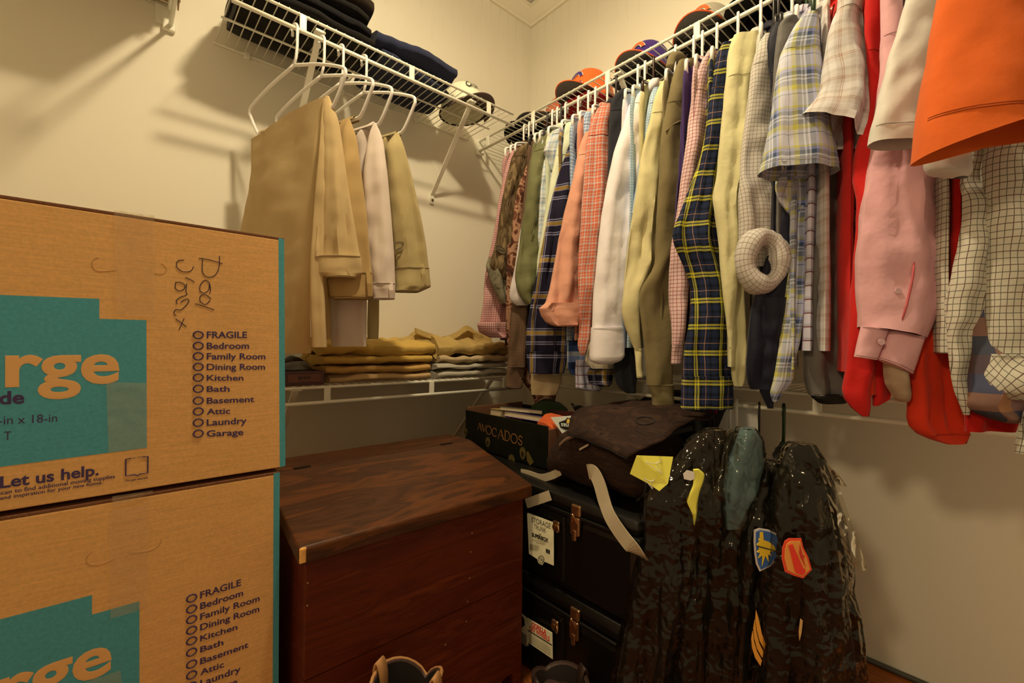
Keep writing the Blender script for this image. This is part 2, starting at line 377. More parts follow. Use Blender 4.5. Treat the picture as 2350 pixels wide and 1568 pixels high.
# ------------------------------------------------------------------ ventilated wire shelves
def wire_shelf(label, axis, a0, a1, wall_c, front_c, z, lip, tabs, braces, rail_r=.0042, endcap=None, wires_lip=False):
    """axis 'X': runs along X from a0 to a1 on the left wall; axis 'Y': runs along Y on the right wall"""
    def V(a, d, zz): return Vector((a, d, zz)) if axis == 'X' else Vector((d, a, zz))
    root = thing('wire_shelf', V((a0+a1)/2, wall_c, z), label, 'shelf', 'white wire shelves of the closet')
    inn = 1 if wall_c > front_c else -1; mid = (wall_c+front_c)/2
    rails = [(front_c, z, rail_r), (front_c-inn*.004, z-lip, .0056), (mid, z-.004, .0034), (wall_c-inn*.006, z-.002, .0032)]
    for d, zz, r in rails:
        MB().tube([V(a0, d, zz), V(a1, d, zz)], r, 10).build('rail', whitem, root, smooth=True)
    n = int((a1-a0)/.0254); me = None
    span = abs(wall_c-front_c)
    for i in range(n+1):
        a = a0+.008+i*(a1-a0-.016)/n
        if me is None:
            e = V(0, front_c-inn*.003, .0035)-V(0, front_c, 0); f = V(0, wall_c-inn*.008, .0035)-V(0, front_c, 0)
            o = MB().tube([e+V(0, 0, -.006)-V(0, 0, .0)*0, e, f], .0016, 6).build('cross_wire', whitem, None, smooth=True)
            me = o.data; o.location = V(a, front_c, z); adopt(o, root)
        else: put('cross_wire', me, V(a, front_c, z), root)
    for a in tabs:
        lo, hi = V(a-.009, front_c-inn*.0075, z-lip-.004), V(a+.009, front_c-inn*.002, z+.001)
        l2 = Vector((min(lo.x, hi.x), min(lo.y, hi.y), lo.z)); h2 = Vector((max(lo.x, hi.x), max(lo.y, hi.y), hi.z))
        MB().bbox(l2, h2, .0015).build('rail_spacer', whitem, root)
    for a in braces:
        p0, p1 = V(a, front_c+inn*.03, z-.006), V(a, wall_c-inn*.004, z-.006-span*.93)
        w = V(.0085, 0, 0)
        m = MB().ribbon([p0, p1, p1+Vector((0, 0, -.035))], w, .0035); br = m.build('brace', whitem, root)
        MB().bbox(*[Vector((min(q.x, s.x), min(q.y, s.y), min(q.z, s.z))) if k == 0 else Vector((max(q.x, s.x), max(q.y, s.y), max(q.z, s.z))) for k in (0, 1) for q, s in ((p0+V(-.014, -.012, -.004), p0+V(.014, .012, .004)),)], .002).build('brace_clip', whitem, br)
        c = p1+Vector((0, 0, -.02)); MB().tube([c-V(0, inn*.004, 0), c-V(0, inn*.008, 0)], .0045, 10).build('screw', solid('steel_screw', '6b5a44', .4, .8), br, smooth=True)
    k = a0+.09
    while k < a1:                                   # wall clips on the back rail
        c = V(k, wall_c-inn*.006, z-.002); m = MB().bbox(c-Vector((.008, .008, .012)), c+Vector((.008, .0055, .008)), .003)
        m.build('wall_clip', whitem, root); k += .3
    for e in (endcap or []):
        c0 = V(e, front_c, z+.008); c1 = V(e, front_c-inn*.004, z-lip-.014); s = 1 if e > (a0+a1)/2 else -1
        lo = V(e-.016 if s > 0 else e, front_c-inn*.016, z-lip-.016); hi = V(e if s > 0 else e+.016, front_c+inn*.014, z-lip+.012)
        l2 = Vector((min(lo.x, hi.x), min(lo.y, hi.y), lo.z)); h2 = Vector((max(lo.x, hi.x), max(lo.y, hi.y), hi.z))
        MB().bbox(l2, h2, .004).build('end_bracket', whitem, root)
        lo = V(e-.008 if s > 0 else e, front_c-inn*.010, z-lip); hi = V(e if s > 0 else e+.008, front_c+inn*.03, z+.012)
        l2 = Vector((min(lo.x, hi.x), min(lo.y, hi.y), lo.z)); h2 = Vector((max(lo.x, hi.x), max(lo.y, hi.y), hi.z))
        MB().bbox(l2, h2, .003).build('end_bracket', whitem, root)
    return root
ZU, ZL = HC+.903, HC-.13
YF, XF = 1.316, 1.215
wire_shelf('upper white wire shelf on the left wall carrying dark folded clothes', 'X', .206, 1.156, YW, YF, ZU, .046, (.375, .71, 1.03), (.430, .975))
wire_shelf('long upper white wire shelf on the right wall carrying caps', 'Y', YN+.02, YW, XW, XF, ZU+.008, .046, (1.545, 1.26, .905, .60, .30, .0), (.885,), endcap=(YW,))
wire_shelf('lower white wire shelf with stacked khaki trousers above the wooden chest', 'X', XN+.02, 1.19, YW, YF, ZL, .043, (.455, .80, 1.125), (.38, 1.09))
wire_shelf('lower white wire shelf behind the hanging shirts and bagged suits', 'Y', YN+.02, YW, XW, XF, HC-.108, .043, (.305, .7, 1.1), ())
wire_shelf('white wire shelf at the top left whose front end meets the wall', 'Y', .66, YW, XN, .10, HC+.945, .046, (1.2,), (), endcap=(YW,))

# ------------------------------------------------------------------ hangers
def hanger(label, hook, ang, mat, half=.20, drop=(.075, .145, .20), group='plastic hangers', bar=True, rad=.0045, rod=.0056):
    """hook = point on the rod axis, ang = direction of the hanger arms (degrees); drop = apex, shoulder end, bottom bar below the rod"""
    a = math.radians(ang); t = Vector((math.cos(a), math.sin(a), 0)); h = Vector(hook); up = Vector((0, 0, 1))
    root = thing('clothes_hanger', h, label, 'hanger', group)
    R = rod+rad+.0016; cz = rod-R+rad+.0012 if False else 0
    pts = [h + t*(R*math.cos(q)) + up*(R*math.sin(q)+.0012) for q in np.linspace(-.75, math.pi, 12)]
    pts = [pts[0]+t*.001-up*.010] + pts + [h - t*R - up*drop[0]*.5, h - t*(R*.7) - up*(drop[0]*.78), h - up*drop[0]]
    MB().tube(pts, rad*.85, 8).build('hook', mat, root, smooth=True)
    ap, e, z2 = drop
    L = [h-up*ap, h-t*half*.5-up*(ap+(e-ap)*.42), h-t*half*.93-up*(e-.004), h-t*half-up*(e+.012), h-t*half*.97-up*(e+.03), h-t*half*.8-up*(z2-.006), h-t*half*.70-up*z2]
    Rr = [h+(p-h).project(t)*-1+(p-h).project(up) for p in L]
    loop = cr_path(L, 4)+(cr_path(Rr, 4)[::-1])
    m = MB().tube(loop, rad, 8); m.build('arms', mat, root, smooth=True)
    return root
HZ = HC+.911-.046+.0  # axis of the right rail

# ------------------------------------------------------------------ shirts on the right rail
def collar(c, t, mat, parent, r=.040, hgt=.022, stand=True):
    n = Vector((-t.y, t.x, 0)); vs, fs = [], []; k = 22
    for i, (rr, ry, z) in enumerate(((r, .026, -.012), (r*.98, .027, hgt*.6), (r*.97, .028, hgt), (r*1.04, .034, hgt*.96), (r*1.16, .042, hgt*.15), (r*1.12, .038, hgt*.1))):
        for j in range(k):
            q = 2*math.pi*j/k
            dz = -.014*math.cos(q) * (0 if i == 0 else 1)
            vs.append(c+t*(rr*math.cos(q)*1.0)+n*(ry*math.sin(q))+Vector((0, 0, z+.006*math.sin(3*q))))
    for i in range(5):
        for j in range(k): fs.append((i*k+j, i*k+(j+1) % k, (i+1)*k+(j+1) % k, (i+1)*k+j))
    uv = [((j % k)*.016, (j//k)*.012) for j in range(len(vs))]
    return mk('collar', vs, fs, mat, parent, uvs=uv)
GARM = []
HEMS = {'cuff': (.04, .95), 'rib_cuff': (.03,), 'sleeve': (.14,), 'torso_side': (.955,), 'elastic_cuff': (.05,)}
def stitch_of(mat):             # thread a shade deeper than the cloth
    k = 'stitch_'+mat.name
    if k in MATS: return MATS[k]
    b = mat.node_tree.nodes['Principled BSDF'].inputs['Base Color']; c = tuple(b.default_value)[:3]
    if b.is_linked:
        c = (.25, .20, .14)
        for nd_ in mat.node_tree.nodes:
            if nd_.type == 'VALTORGB': c = tuple(nd_.color_ramp.elements[0].color)[:3]; break
    return solid(k, tuple(x*.62 for x in c), .9)
def garment(name, label, cat, Ya, mat, parts, hang='white', hem=.80, half=.17, Yh=None, phi=None, coll=True, seed=1, T=.012, bodyT=.013, far=True, hlabel=None, hz=None, sh=.145, collmat=None, hems=None):
    Yh = Ya+.07 if Yh is None else Yh
    z0 = HZ
    h = Vector((1.215, Yh, z0)); ab = 20; a = math.radians(ab); t = Vector((math.cos(a), math.sin(a), 0)); n = Vector((math.sin(a), -math.cos(a), 0))
    root = thing(name, (h.x, h.y, hem), label, cat, 'clothes on the right rail')
    ph = phi if phi is not None else -(10+44*max(0, min(1, (1.3-Ya)/1.3)))
    # torso, sloping shoulders down to the hem
    zr = [(.088, .03), (.096, .055), (.112, .09), (.135, .13), (sh+.015, half), (.20, half+.004), (.35, half-.004), (.55, half), (z0-hem-.03, half+.006), (z0-hem, half+.006)]
    o = .004
    form('torso', [h-t*w-Vector((0, 0, d))+n*-.002 for d, w in zr], [h+t*w-Vector((0, 0, d))+n*-.002 for d, w in zr], n, mat, root, T=bodyT, fold=.004, ff=11, seed=seed, m=28, rows=30, wr=.002)
    if coll: collar(h-Vector((0, 0, .098)), t, collmat or mat, root)
    if far:
        s = h+t*half; q = Vector((math.cos(math.radians(-15)), math.sin(math.radians(-15)), 0))
        zz = [(sh-.02, -.05, .0), (sh+.02, -.055, .025), (.3, -.06, .045), (.45, -.055, .05), (min(z0-hem, .70), -.05, .05)]
        form('sleeve', [s+t*u-Vector((0, 0, d)) for d, u, v in zz], [s+t*v*.6-Vector((0, 0, d)) for d, u, v in zz], n, mat, root, T=.012, fold=.003, seed=seed+50, m=16, rows=16, wr=.001)
    for pt in parts:
        nm, rows = pt[0], pt[1]; kw = dict(pt[2]) if len(pt) > 2 else {}
        dy = kw.pop('dy', 0); mm = kw.pop('mat', mat); pp = kw.pop('phi', ph); dx = kw.pop('dx', 0); lb = kw.pop('label', None)
        kw.setdefault('seed', seed); kw.setdefault('T', T)
        po = panel(nm, rows, (1.03+dx, Ya+dy, pp), mm, root, **kw)
        if lb: po['label'] = lb
        hm_ = HEMS.get(nm, ()) if hems is None else hems.get(nm, ())
        for fr in hm_: ring_seam(po, fr, pnormal((1.03+dx, Ya+dy, pp)), stitch_of(mm), po)
    if hang:
        hm = {'white': plasticm, 'black': blackp, 'brown': solid('brown_hanger_plastic', '2c1410', .35), 'green': solid('green_hanger_plastic', '1f3a20', .4)}[hang]
        hanger(hlabel or ('%s plastic hanger holding the %s' % (hang, ' '.join(label.split()[:9]))), h, ab, hm, half=half-.012, drop=(.088, sh-.004, sh+.042), group='hangers on the right rail')
    GARM.append(root)
    return root, (1.03, Ya, ph)

PG = lambda h, k=1.38: P(h, k)
# fabrics ---------------------------------------------------------
S = lambda *a: [(a[i], a[i+1]) for i in range(0, len(a), 2)]
gh_pink = plaid('pink_gingham', .008, S(.62, PG('dfb794'), .38, PG('b8674f')), mode='DARKEN')
camo_br = blotch('brown_tree_camouflage', (PG('33200f'), PG('6f5430'), PG('4a3216'), PG('8a6a3c'), PG('2b1c10')), 20, 1.2, stretch=(1.6, 1.6, .45), bump=(700, .2, .0006))
camo_dk = blotch('duck_camouflage', (PG('2c1a10'), PG('5d2f18'), PG('a8744a'), PG('6b3a1e'), PG('3a2214')), 14, 2.2, vor=True)
green_c = cloth('olive_green_nylon', PG('6e6434'), wr=.5, rough=.7)
cordm = plaid('brown_houndstooth', .005, S(.5, PG('3a2413'), .5, PG('85603c')))
lt_plaid = plaid('pale_blue_plaid', .075, S(.16, PG('cdbf9b'), .1, PG('8f9a92'), .12, PG('c9b48f'), .05, PG('6a7470'), .13, PG('d6c8a4'), .04, PG('b08a68'), .2, PG('d0c3a0'), .08, PG('9aa39a'), .12, PG('d6c8a4')))
cream = cloth('cream_knit', PG('d9cb8f'))
ribm = cloth('tan_rib_knit', PG('c8a468'), weave=.6)
dk_plaid = plaid('navy_gold_plaid', .115, S(.30, PG('1c1620'), .03, PG('a89a98'), .03, PG('1c1620'), .03, PG('a89a98'), .16, PG('1c1620'), .02, PG('a89a98'), .05, PG('b98a2c'), .05, PG('b98a2c'), .02, PG('a89a98'), .03, PG('1c1620'), .03, PG('a89a98'), .25, PG('1c1620')))
ltb_ging = plaid('light_blue_gingham', .011, S(.5, PG('c8c4ad'), .5, PG('7d8f90')))
salmon = cloth('salmon_cotton', PG('dc9264'), wr=.45)
or_plaid = plaid('orange_plaid', .020, S(.28, PG('cf6238'), .08, PG('e0cfa8'), .06, PG('5d5a48'), .08, PG('e0cfa8'), .30, PG('cf6238'), .07, PG('e2c49c'), .13, PG('cf6238')))
charc = cloth('charcoal_cotton', PG('2a2723'))
white_c = cloth('white_cotton', PG('dcc4a2', 1.12), wr=.3)
blu_ging = plaid('sky_gingham', .008, S(.5, PG('cfc9a8'), .5, PG('8aa09c')))
yel = cloth('pale_yellow_cotton', PG('dcc076'))
olive = cloth('olive_fleece', PG('80693a'), weave=.8)
purple = cloth('purple_cotton', PG('3f2448'))
pk_chk = plaid('pink_window_check', .0095, S(.86, PG('e3b795'), .14, PG('a0453c')), mode='DARKEN')
flan = plaid('navy_yellow_flannel', .062, S(.15, PG('262c3a'), .09, PG('14161a'), .08, PG('e6cc34'), .04, PG('262c3a'), .08, PG('e6cc34'), .10, PG('14161a'), .16, PG('262c3a'), .025, PG('d8965a'), .125, PG('262c3a'), .10, PG('14161a'), .05, PG('262c3a')))
butter = cloth('butter_yellow_cotton', PG('dfc67c'), wr=.5)
bg_chk = plaid('beige_window_check', .0088, S(.89, PG('d2bb93'), .11, PG('8a7350')), mode='DARKEN')
navy = cloth('dark_navy_nylon', PG('14141c'), rough=.6)
grey_w = cloth('grey_brown_nylon', PG('6d604b'), wr=.6, rough=.65)
madras = plaid('yellow_grey_madras', .082, S(.13, PG('d6c6ae'), .02, PG('53616b'), .10, PG('d6c6ae'), .12, PG('c9b648'), .12, PG('8c8574'), .04, PG('d8ccb4'), .05, PG('8c8574'), .04, PG('d8ccb4'), .1, PG('454f58'), .08, PG('9a94a0'), .05, PG('c9b648'), .15, PG('d6c6ae')))
br_plaid = plaid('brown_line_plaid', .048, S(.30, PG('dac6a2'), .20, PG('c6ae8a'), .04, PG('a06c44'), .03, PG('dac6a2'), .04, PG('a06c44'), .24, PG('d2bc96'), .15, PG('c0aa88')))
mar_plaid = plaid('maroon_line_plaid', .028, S(.72, PG('c9b7a4'), .10, PG('7a4a40'), .18, PG('b0a294')), mode='DARKEN')
red_c = cloth('red_cotton', PG('d02218'))
orange_c = cloth('orange_cotton', PG('d83414'))
pink_o = cloth('pink_oxford', PG('e6a289'), wr=.5)
tee_w = cloth('off_white_jersey_knit', PG('ddc79c'))
jersey_c = cloth('orange_jersey_mesh', PG('e2601c'), wr=.25)
tatt = plaid('beige_tattersall', .021, S(.40, PG('d2bd8e'), .06, PG('6d6348'), .44, PG('d2bd8e'), .06, PG('6b4f3a'), .04, PG('d2bd8e')), mode='DARKEN')
tatt_r = plaid('beige_tattersall_bias', .021, S(.40, PG('d2bd8e'), .06, PG('6d6348'), .44, PG('d2bd8e'), .06, PG('6b4f3a'), .04, PG('d2bd8e')), mode='DARKEN', rot=45)
br_flan = plaid('rust_grey_flannel', .12, S(.25, PG('6a4a3a'), .25, PG('4a4644'), .25, PG('b07446'), .25, PG('54505a')))

blk_plaid = plaid('blue_block_plaid', .075, S(.3, PG('1c2030'), .25, PG('8f9aa8'), .2, PG('c4bca4'), .25, PG('3a4a66')))
def seam(root, tg, pts, pl, mat, off=.016, r=.0011):
    n = pnormal(pl)*off
    MB().tube([aP(*Z(tg, *p), pl)+n for p in pts], r, 5).build('seam', mat, root, smooth=True)
def button(root, px, py, pl, mat, off=.02, r=.0055):
    c = aP(px, py, pl)+pnormal(pl)*off
    MB().tube([c, c+pnormal(pl)*.002], r, 12).build('button', mat, root, smooth=False)

# far to near --------------------------------------------------------
garment('gingham_shirt', 'pink gingham shirt with rolled cuff, last on the rail by the corner', 'shirt', 1.23, gh_pink, [
    ('sleeve', ['A', (110, 225, 262), (150, 205, 250), (250, 182, 240), (330, 165, 230), (560, 128, 220), (760, 86, 214), (900, 72, 214), (1000, 60, 214), (1060, 45, 216)], dict(fold=.005)),
    ('rolled_cuff', ['A', (1045, 42, 217), (1062, 37, 218), (1098, 50, 214), (1130, 110, 206)], dict(T=.024, dy=-.008, wr=.008, closed_bottom=True))], Yh=1.31, hem=.86, seed=1)
r, pl = garment('camouflage_jacket', 'brown tree-camouflage jacket with an oval badge on its sleeve', 'jacket', 1.185, camo_br, [
    ('sleeve', ['A', (68, 310, 352), (90, 255, 350), (150, 222, 335), (250, 198, 305), (350, 178, 275), (450, 162, 255), (560, 150, 245), (650, 128, 240), (735, 95, 236), (770, 125, 232), (815, 190, 226)], dict(fold=.006, T=.016)),
    ('lining_sleeve', ['A', (690, 100, 220), (740, 82, 222), (800, 100, 224), (870, 128, 222), (920, 148, 220), (945, 165, 215)], dict(dy=.012, mat=blotch('grey_green_camouflage', (P('57492f'), P('7a6a46'), P('4a3d26')), 15, 3), fold=.008))], Yh=1.28, hem=.84, seed=2)
bc = aP(*Z('A', 150, 658), pl)+pnormal(pl)*.019
bt = Vector((math.cos(math.radians(pl[2])), math.sin(math.radians(pl[2])), 0))
bq = lambda a, b: bc+bt*a+Vector((0, 0, b))+pnormal(pl)*(.001)
poly('badge', [bq(.020*math.cos(q)*.98, .013*math.sin(q)-.006*math.cos(q)) for q in np.linspace(0, 6.283, 21)[:-1]], solid('badge_brown', P('5a4728'), .7), r, pnormal(pl), .002)
MB().tube([bq(.018*math.cos(q), .011*math.sin(q)-.006*math.cos(q))+pnormal(pl)*.002 for q in np.linspace(0, 6.283, 21)[:-1]], .0011, 5, closed=True).build('badge_border', solid('badge_thread', P('1e170c'), .7), r)
MB().tube(cr_path([bq(x, y)+pnormal(pl)*.0022 for x, y in ((-.012, .006), (-.009, -.001), (-.006, .004), (-.003, -.002), (.001, .002), (.004, -.003), (.007, .0), (.012, -.005))], 3), .0009, 5).build('badge_lettering', MATS['badge_thread'], r)
garment('duck_camouflage_shirt', 'duck-camouflage shirt with large chocolate blotches and a long tail', 'shirt', 1.155, camo_dk, [
    ('sleeve', ['A', (60, 350, 395), (110, 325, 380), (200, 300, 360), (300, 262, 340), (400, 240, 325), (500, 230, 310), (600, 224, 300), (700, 214, 290), (747, 222, 270)], dict(fold=.005)),
    ('shirt_tail', ['I', (560, 1165, 1230), (700, 1160, 1240), (800, 1165, 1265), (850, 1180, 1275), (905, 1222, 1277), (930, 1228, 1273), (949, 1236, 1262)], dict(dy=.01, fold=.006))], Yh=1.255, hem=.80, seed=3, coll=False)
r, pl = garment('houndstooth_shirt', 'brown houndstooth shirt whose buttoned cuff hangs by the lower shelf', 'shirt', 1.125, cordm, [
    ('sleeve', ['A', (60, 345, 400), (110, 330, 390), (300, 296, 370), (600, 265, 340), (800, 240, 325), (950, 226, 315), (1100, 214, 310), (1205, 207, 302), (1290, 203, 298)], dict()),
    ('cuff', ['A', (1286, 202, 299), (1340, 196, 291), (1398, 191, 280), (1408, 215, 274)], dict(T=.014, fold=.001, closed_bottom=True))], Yh=1.18, hang='black', hem=.83, seed=4)
button(r, *Z('A', 272, 1352), pl, solid('dark_button', '2a1a12', .3), .017)
garment('lined_overshirt', 'white lined overshirt with a pale cuff showing under the olive sleeve', 'shirt', 1.105, cloth('pale_lining', PG('d6bb98')), [
    ('sleeve', ['A', (200, 330, 380), (400, 300, 370), (600, 262, 340), (750, 240, 330), (830, 222, 325), (880, 212, 322), (920, 214, 320), (945, 228, 318), (954, 252, 314)], dict(closed_bottom=True))], Yh=1.13, hem=.9, seed=5, coll=False)
r, pl = garment('olive_jacket', 'olive green nylon jacket with a bunched tabbed sleeve', 'jacket', 1.08, green_c, [
    ('sleeve', ['A', (2, 418, 440), (30, 390, 440), (60, 368, 435), (130, 335, 415), (220, 318, 400), (400, 298, 388), (520, 285, 378), (650, 270, 376), (750, 250, 366), (800, 247, 356), (850, 252, 345), (900, 262, 334), (948, 300, 318)], dict(T=.02, fold=.005, wr=.010, closed_bottom=True))], Yh=1.155, hem=.86, seed=6)
MB().tube([aP(*Z('A', *p), pl)+pnormal(pl)*.026 for p in ((312, 572), (318, 548), (326, 556), (320, 578), (312, 572))], .002, 6).build('sleeve_tab', green_c, r, smooth=True)
garment('pale_plaid_shirt', 'pale blue and beige plaid short-sleeved shirt beside the olive jacket', 'shirt', 1.04, lt_plaid, [
    ('sleeve', ['A', (-5, 462, 500), (20, 440, 498), (50, 425, 495), (80, 410, 490), (110, 399, 485), (150, 415, 470), (190, 432, 465), (212, 442, 458)], dict(T=.018)),
    ('shirt_front', ['A', (120, 410, 490), (220, 392, 470), (350, 380, 450), (500, 371, 440), (600, 367, 430), (640, 372, 420)], dict(dy=.015)),
    ('shirt_tail', ['A', (1250, 575, 700), (1340, 572, 712), (1405, 574, 716), (1420, 640, 700)], dict(mat=mar_plaid, dy=-.12))], Yh=1.11, hang='black', hem=.9, seed=7)
garment('cream_sweatshirt', 'cream sweatshirt whose tan ribbed cuff hangs below the navy plaid sleeve', 'sweatshirt', 1.005, cream, [
    ('sleeve', ['A', (-40, 520, 575), (0, 500, 570), (50, 482, 560), (100, 470, 550), (200, 452, 530), (260, 438, 520), (400, 418, 500), (500, 402, 490), (650, 374, 480), (760, 360, 490), (900, 350, 500), (1100, 340, 500), (1330, 330, 500)], dict(T=.014)),
    ('rib_cuff', ['A', (1322, 330, 496), (1380, 328, 490), (1440, 332, 466)], dict(mat=ribm, label='tan ribbed cuff', closed_bottom=True, fold=.002))], Yh=1.09, hem=.86, seed=8)
r, pl = garment('navy_plaid_shirt', 'dark navy shirt with gold and white plaid, long sleeve and cuff', 'shirt', .965, dk_plaid, [
    ('sleeve', ['A', (-15, 585, 620), (10, 572, 620), (60, 545, 612), (150, 512, 600), (260, 474, 580), (400, 436, 560), (470, 420, 555), (640, 390, 550), (860, 345, 545), (980, 320, 540), (1080, 305, 538), (1150, 300, 534), (1207, 304, 530)], dict(T=.016)),
    ('cuff', ['A', (1204, 302, 531), (1260, 308, 521), (1325, 316, 508)], dict(T=.018, fold=.001, closed_bottom=True))], Yh=1.03, hem=.84, seed=9)
garment('light_blue_gingham_shirt', 'light blue gingham shirt half hidden behind the salmon shirt', 'shirt', .935, ltb_ging, [
    ('sleeve', ['C', (812, 825, 890), (840, 808, 888), (870, 800, 885), (950, 790, 870), (1050, 780, 860), (1200, 765, 840), (1500, 720, 800), ('A' and 1700), ][:8] if False else ['C', (812, 825, 890), (840, 808, 888), (870, 800, 885), (950, 790, 870), (1050, 780, 860), (1200, 765, 840), (1500, 720, 800)], dict()),
    ('shirt_tail', ['A', (1000, 545, 650), (1070, 535, 648), (1200, 524, 648), (1295, 526, 640), (1335, 560, 622)], dict(mat=blk_plaid, dy=.012))], Yh=.985, hem=.86, seed=10)
garment('salmon_shirt', 'plain salmon shirt with a thickly rolled sleeve', 'shirt', .90, salmon, [
    ('sleeve', ['A', (5, 630, 665), (30, 615, 662), (70, 600, 656), (150, 580, 650), (250, 560, 640), (420, 520, 615), (620, 480, 596), (830, 440, 588), (930, 415, 592), (985, 380, 600)], dict(T=.018)),
    ('rolled_cuff', ['A', (940, 408, 596), (970, 372, 603), (1010, 386, 607), (1045, 412, 603), (1062, 440, 596), (1069, 480, 570)], dict(T=.026, dy=-.006, wr=.008, closed_bottom=True))], Yh=.955, hem=.86, seed=11)
garment('orange_plaid_shirt', 'orange and white small-plaid shirt with a narrow pointed cuff', 'shirt', .845, or_plaid, [
    ('sleeve', ['A', (-150, 715, 765), (-128, 695, 763), (-106, 682, 761), (-46, 660, 752), (10, 642, 748), (100, 632, 755), (250, 620, 752), (400, 608, 738), (550, 598, 722), (700, 587, 702), (850, 588, 680), (950, 592, 662), (1050, 604, 657), (1130, 592, 650), (1180, 581, 643), (1210, 576, 632), (1224, 600, 622)], dict(T=.016, closed_bottom=True)),
    ('shirt_tail', ['A', (1080, 640, 810), (1200, 628, 812), (1262, 624, 806), (1298, 665, 790)], dict(mat=cloth('beige_tail_cotton', PG('bfa676'), wr=.5), dy=.004, label='beige shirt tail')),
    ('lining_tail', ['A', (1180, 690, 790), (1320, 640, 780), (1380, 650, 770), (1396, 700, 750)], dict(mat=dk_plaid, dy=.022))], Yh=.905, hang='white', hem=.82, seed=12)
garment('charcoal_shirt', 'charcoal black shirt between the orange plaid and white shirts', 'shirt', .805, charc, [
    ('sleeve', ['A', (-222, 815, 930), (-197, 782, 930), (-167, 768, 890), (-107, 760, 850), (0, 754, 835), (100, 752, 825), (200, 748, 810), (300, 742, 800), (500, 720, 770), (800, 690, 730)], dict(T=.012)),
    ('shirt_tail', ['A', (900, 780, 905), (1060, 780, 905), (1200, 782, 906), (1330, 782, 905), (1400, 800, 900), (1432, 850, 898)], dict(dy=-.03))], Yh=.87, hang='black', hem=.84, seed=13, half=.125)
r, pl = garment('white_dress_shirt', 'plain white dress shirt with a wide stiff cuff', 'shirt', .75, white_c, [
    ('sleeve', ['A', (-285, 990, 1030), (-266, 972, 1035), (-228, 945, 1025), (-190, 895, 990), (-145, 862, 965), (-80, 845, 945), (0, 822, 932), (100, 785, 924), (250, 752, 918), (430, 718, 890), (640, 695, 852), (850, 675, 838), (1000, 667, 830), (1077, 664, 828)], dict(T=.018, fold=.004)),
    ('cuff', ['A', (1073, 661, 830), (1150, 658, 833), (1230, 652, 835), (1256, 656, 814), (1273, 690, 770)], dict(T=.03, fold=.001, wr=.001))], Yh=.79, hem=.84, seed=14)
garment('sky_gingham_shirt', 'pale turquoise gingham shirt between the white and yellow shirts', 'shirt', .715, blu_ging, [
    ('sleeve', ['A', (-235, 1000, 1032), (-200, 983, 1028), (-182, 977, 1024), (-69, 951, 1010), (0, 936, 995), (100, 926, 985), (200, 915, 972), (300, 905, 960), (450, 880, 930)], dict(T=.010))], Yh=.765, hem=.84, seed=15)
garment('pale_yellow_shirt', 'pale yellow shirt whose sleeve swings to a point then a thin cuff', 'shirt', .675, yel, [
    ('sleeve', ['A', (-285, 1060, 1100), (-273, 1040, 1100), (-228, 1020, 1095), (-144, 994, 1075), (-69, 982, 1050), (0, 962, 1042), (100, 942, 1036), (200, 920, 1030), (420, 890, 1024), (650, 860, 1019), (740, 850, 1016), (800, 845, 975), (860, 840, 924), (980, 824, 919), (1060, 842, 920), (1130, 868, 923), (1192, 895, 931)], dict(T=.014, smooth_it=1)),
    ('cuff', ['A', (1190, 895, 931), (1260, 900, 933), (1346, 906, 936)], dict(T=.010, fold=.001, closed_bottom=True))], Yh=.735, hang='brown', hem=.86, seed=16)
r, pl = garment('olive_sweatshirt', 'olive brown fleece sweatshirt with ribbed cuff beside the purple shirt', 'sweatshirt', .625, olive, [
    ('sleeve', ['A', (-380, 1135, 1215), (-349, 1122, 1205), (-288, 1100, 1190), (-182, 1077, 1175), (-46, 1050, 1165), (0, 1042, 1160), (100, 1036, 1154), (300, 1026, 1142), (500, 1018, 1122), (740, 1008, 1102), (870, 920, 1101), (1000, 926, 1099), (1150, 945, 1099), (1300, 956, 1101), (1387, 962, 1102)], dict(T=.015, smooth_it=1, ff=8)),
    ('rib_cuff', ['A', (1384, 964, 1101), (1450, 990, 1104), (1528, 992, 1107)], dict(fold=.001, closed_bottom=True, T=.016))], Yh=.665, hem=.84, seed=17, coll=False)
seam(r, 'C', [(1385, 965), (1440, 915), (1480, 895), (1520, 888)], pl, olive, .015, .0022)
hc_ = Vector((1.215, .665, HZ-.055)); MB().tube(cr_path([hc_+Vector((x, y, z)) for x, y, z in ((-.07, -.02, -.035), (-.055, -.02, .0), (-.02, -.022, .018), (.03, -.012, .016), (.065, .01, -.02))], 5), .012, 10).build('hood', olive, r, smooth=True)
garment('purple_shirt', 'deep purple shirt between the olive sweatshirt and pink check', 'shirt', .592, purple, [
    ('sleeve', ['A', (-390, 1232, 1262), (-379, 1226, 1260), (-296, 1182, 1250), (-220, 1163, 1240), (-144, 1155, 1230), (7, 1148, 1210), (150, 1140, 1195), (300, 1132, 1180), (500, 1115, 1150)], dict(T=.010))], Yh=.61, hem=.86, seed=18)
garment('pink_check_shirt', 'pink shirt with thin red window-check and a slim cuff', 'shirt', .56, pk_chk, [
    ('sleeve', ['A', (-428, 1290, 1350), (-421, 1282, 1350), (-372, 1250, 1345), (-258, 1216, 1320), (-107, 1197, 1295), (0, 1184, 1280), (100, 1170, 1265), (200, 1155, 1250), (330, 1140, 1225), (450, 1126, 1205), (600, 1100, 1180), (700, 1092, 1180), (800, 1089, 1190), (920, 1085, 1182), (1060, 1098, 1168), (1165, 1098, 1161)], dict(T=.013)),
    ('cuff', ['A', (1162, 1098, 1159), (1272, 1097, 1151)], dict(T=.012, fold=.001, closed_bottom=True))], Yh=.585, hem=.84, seed=19)
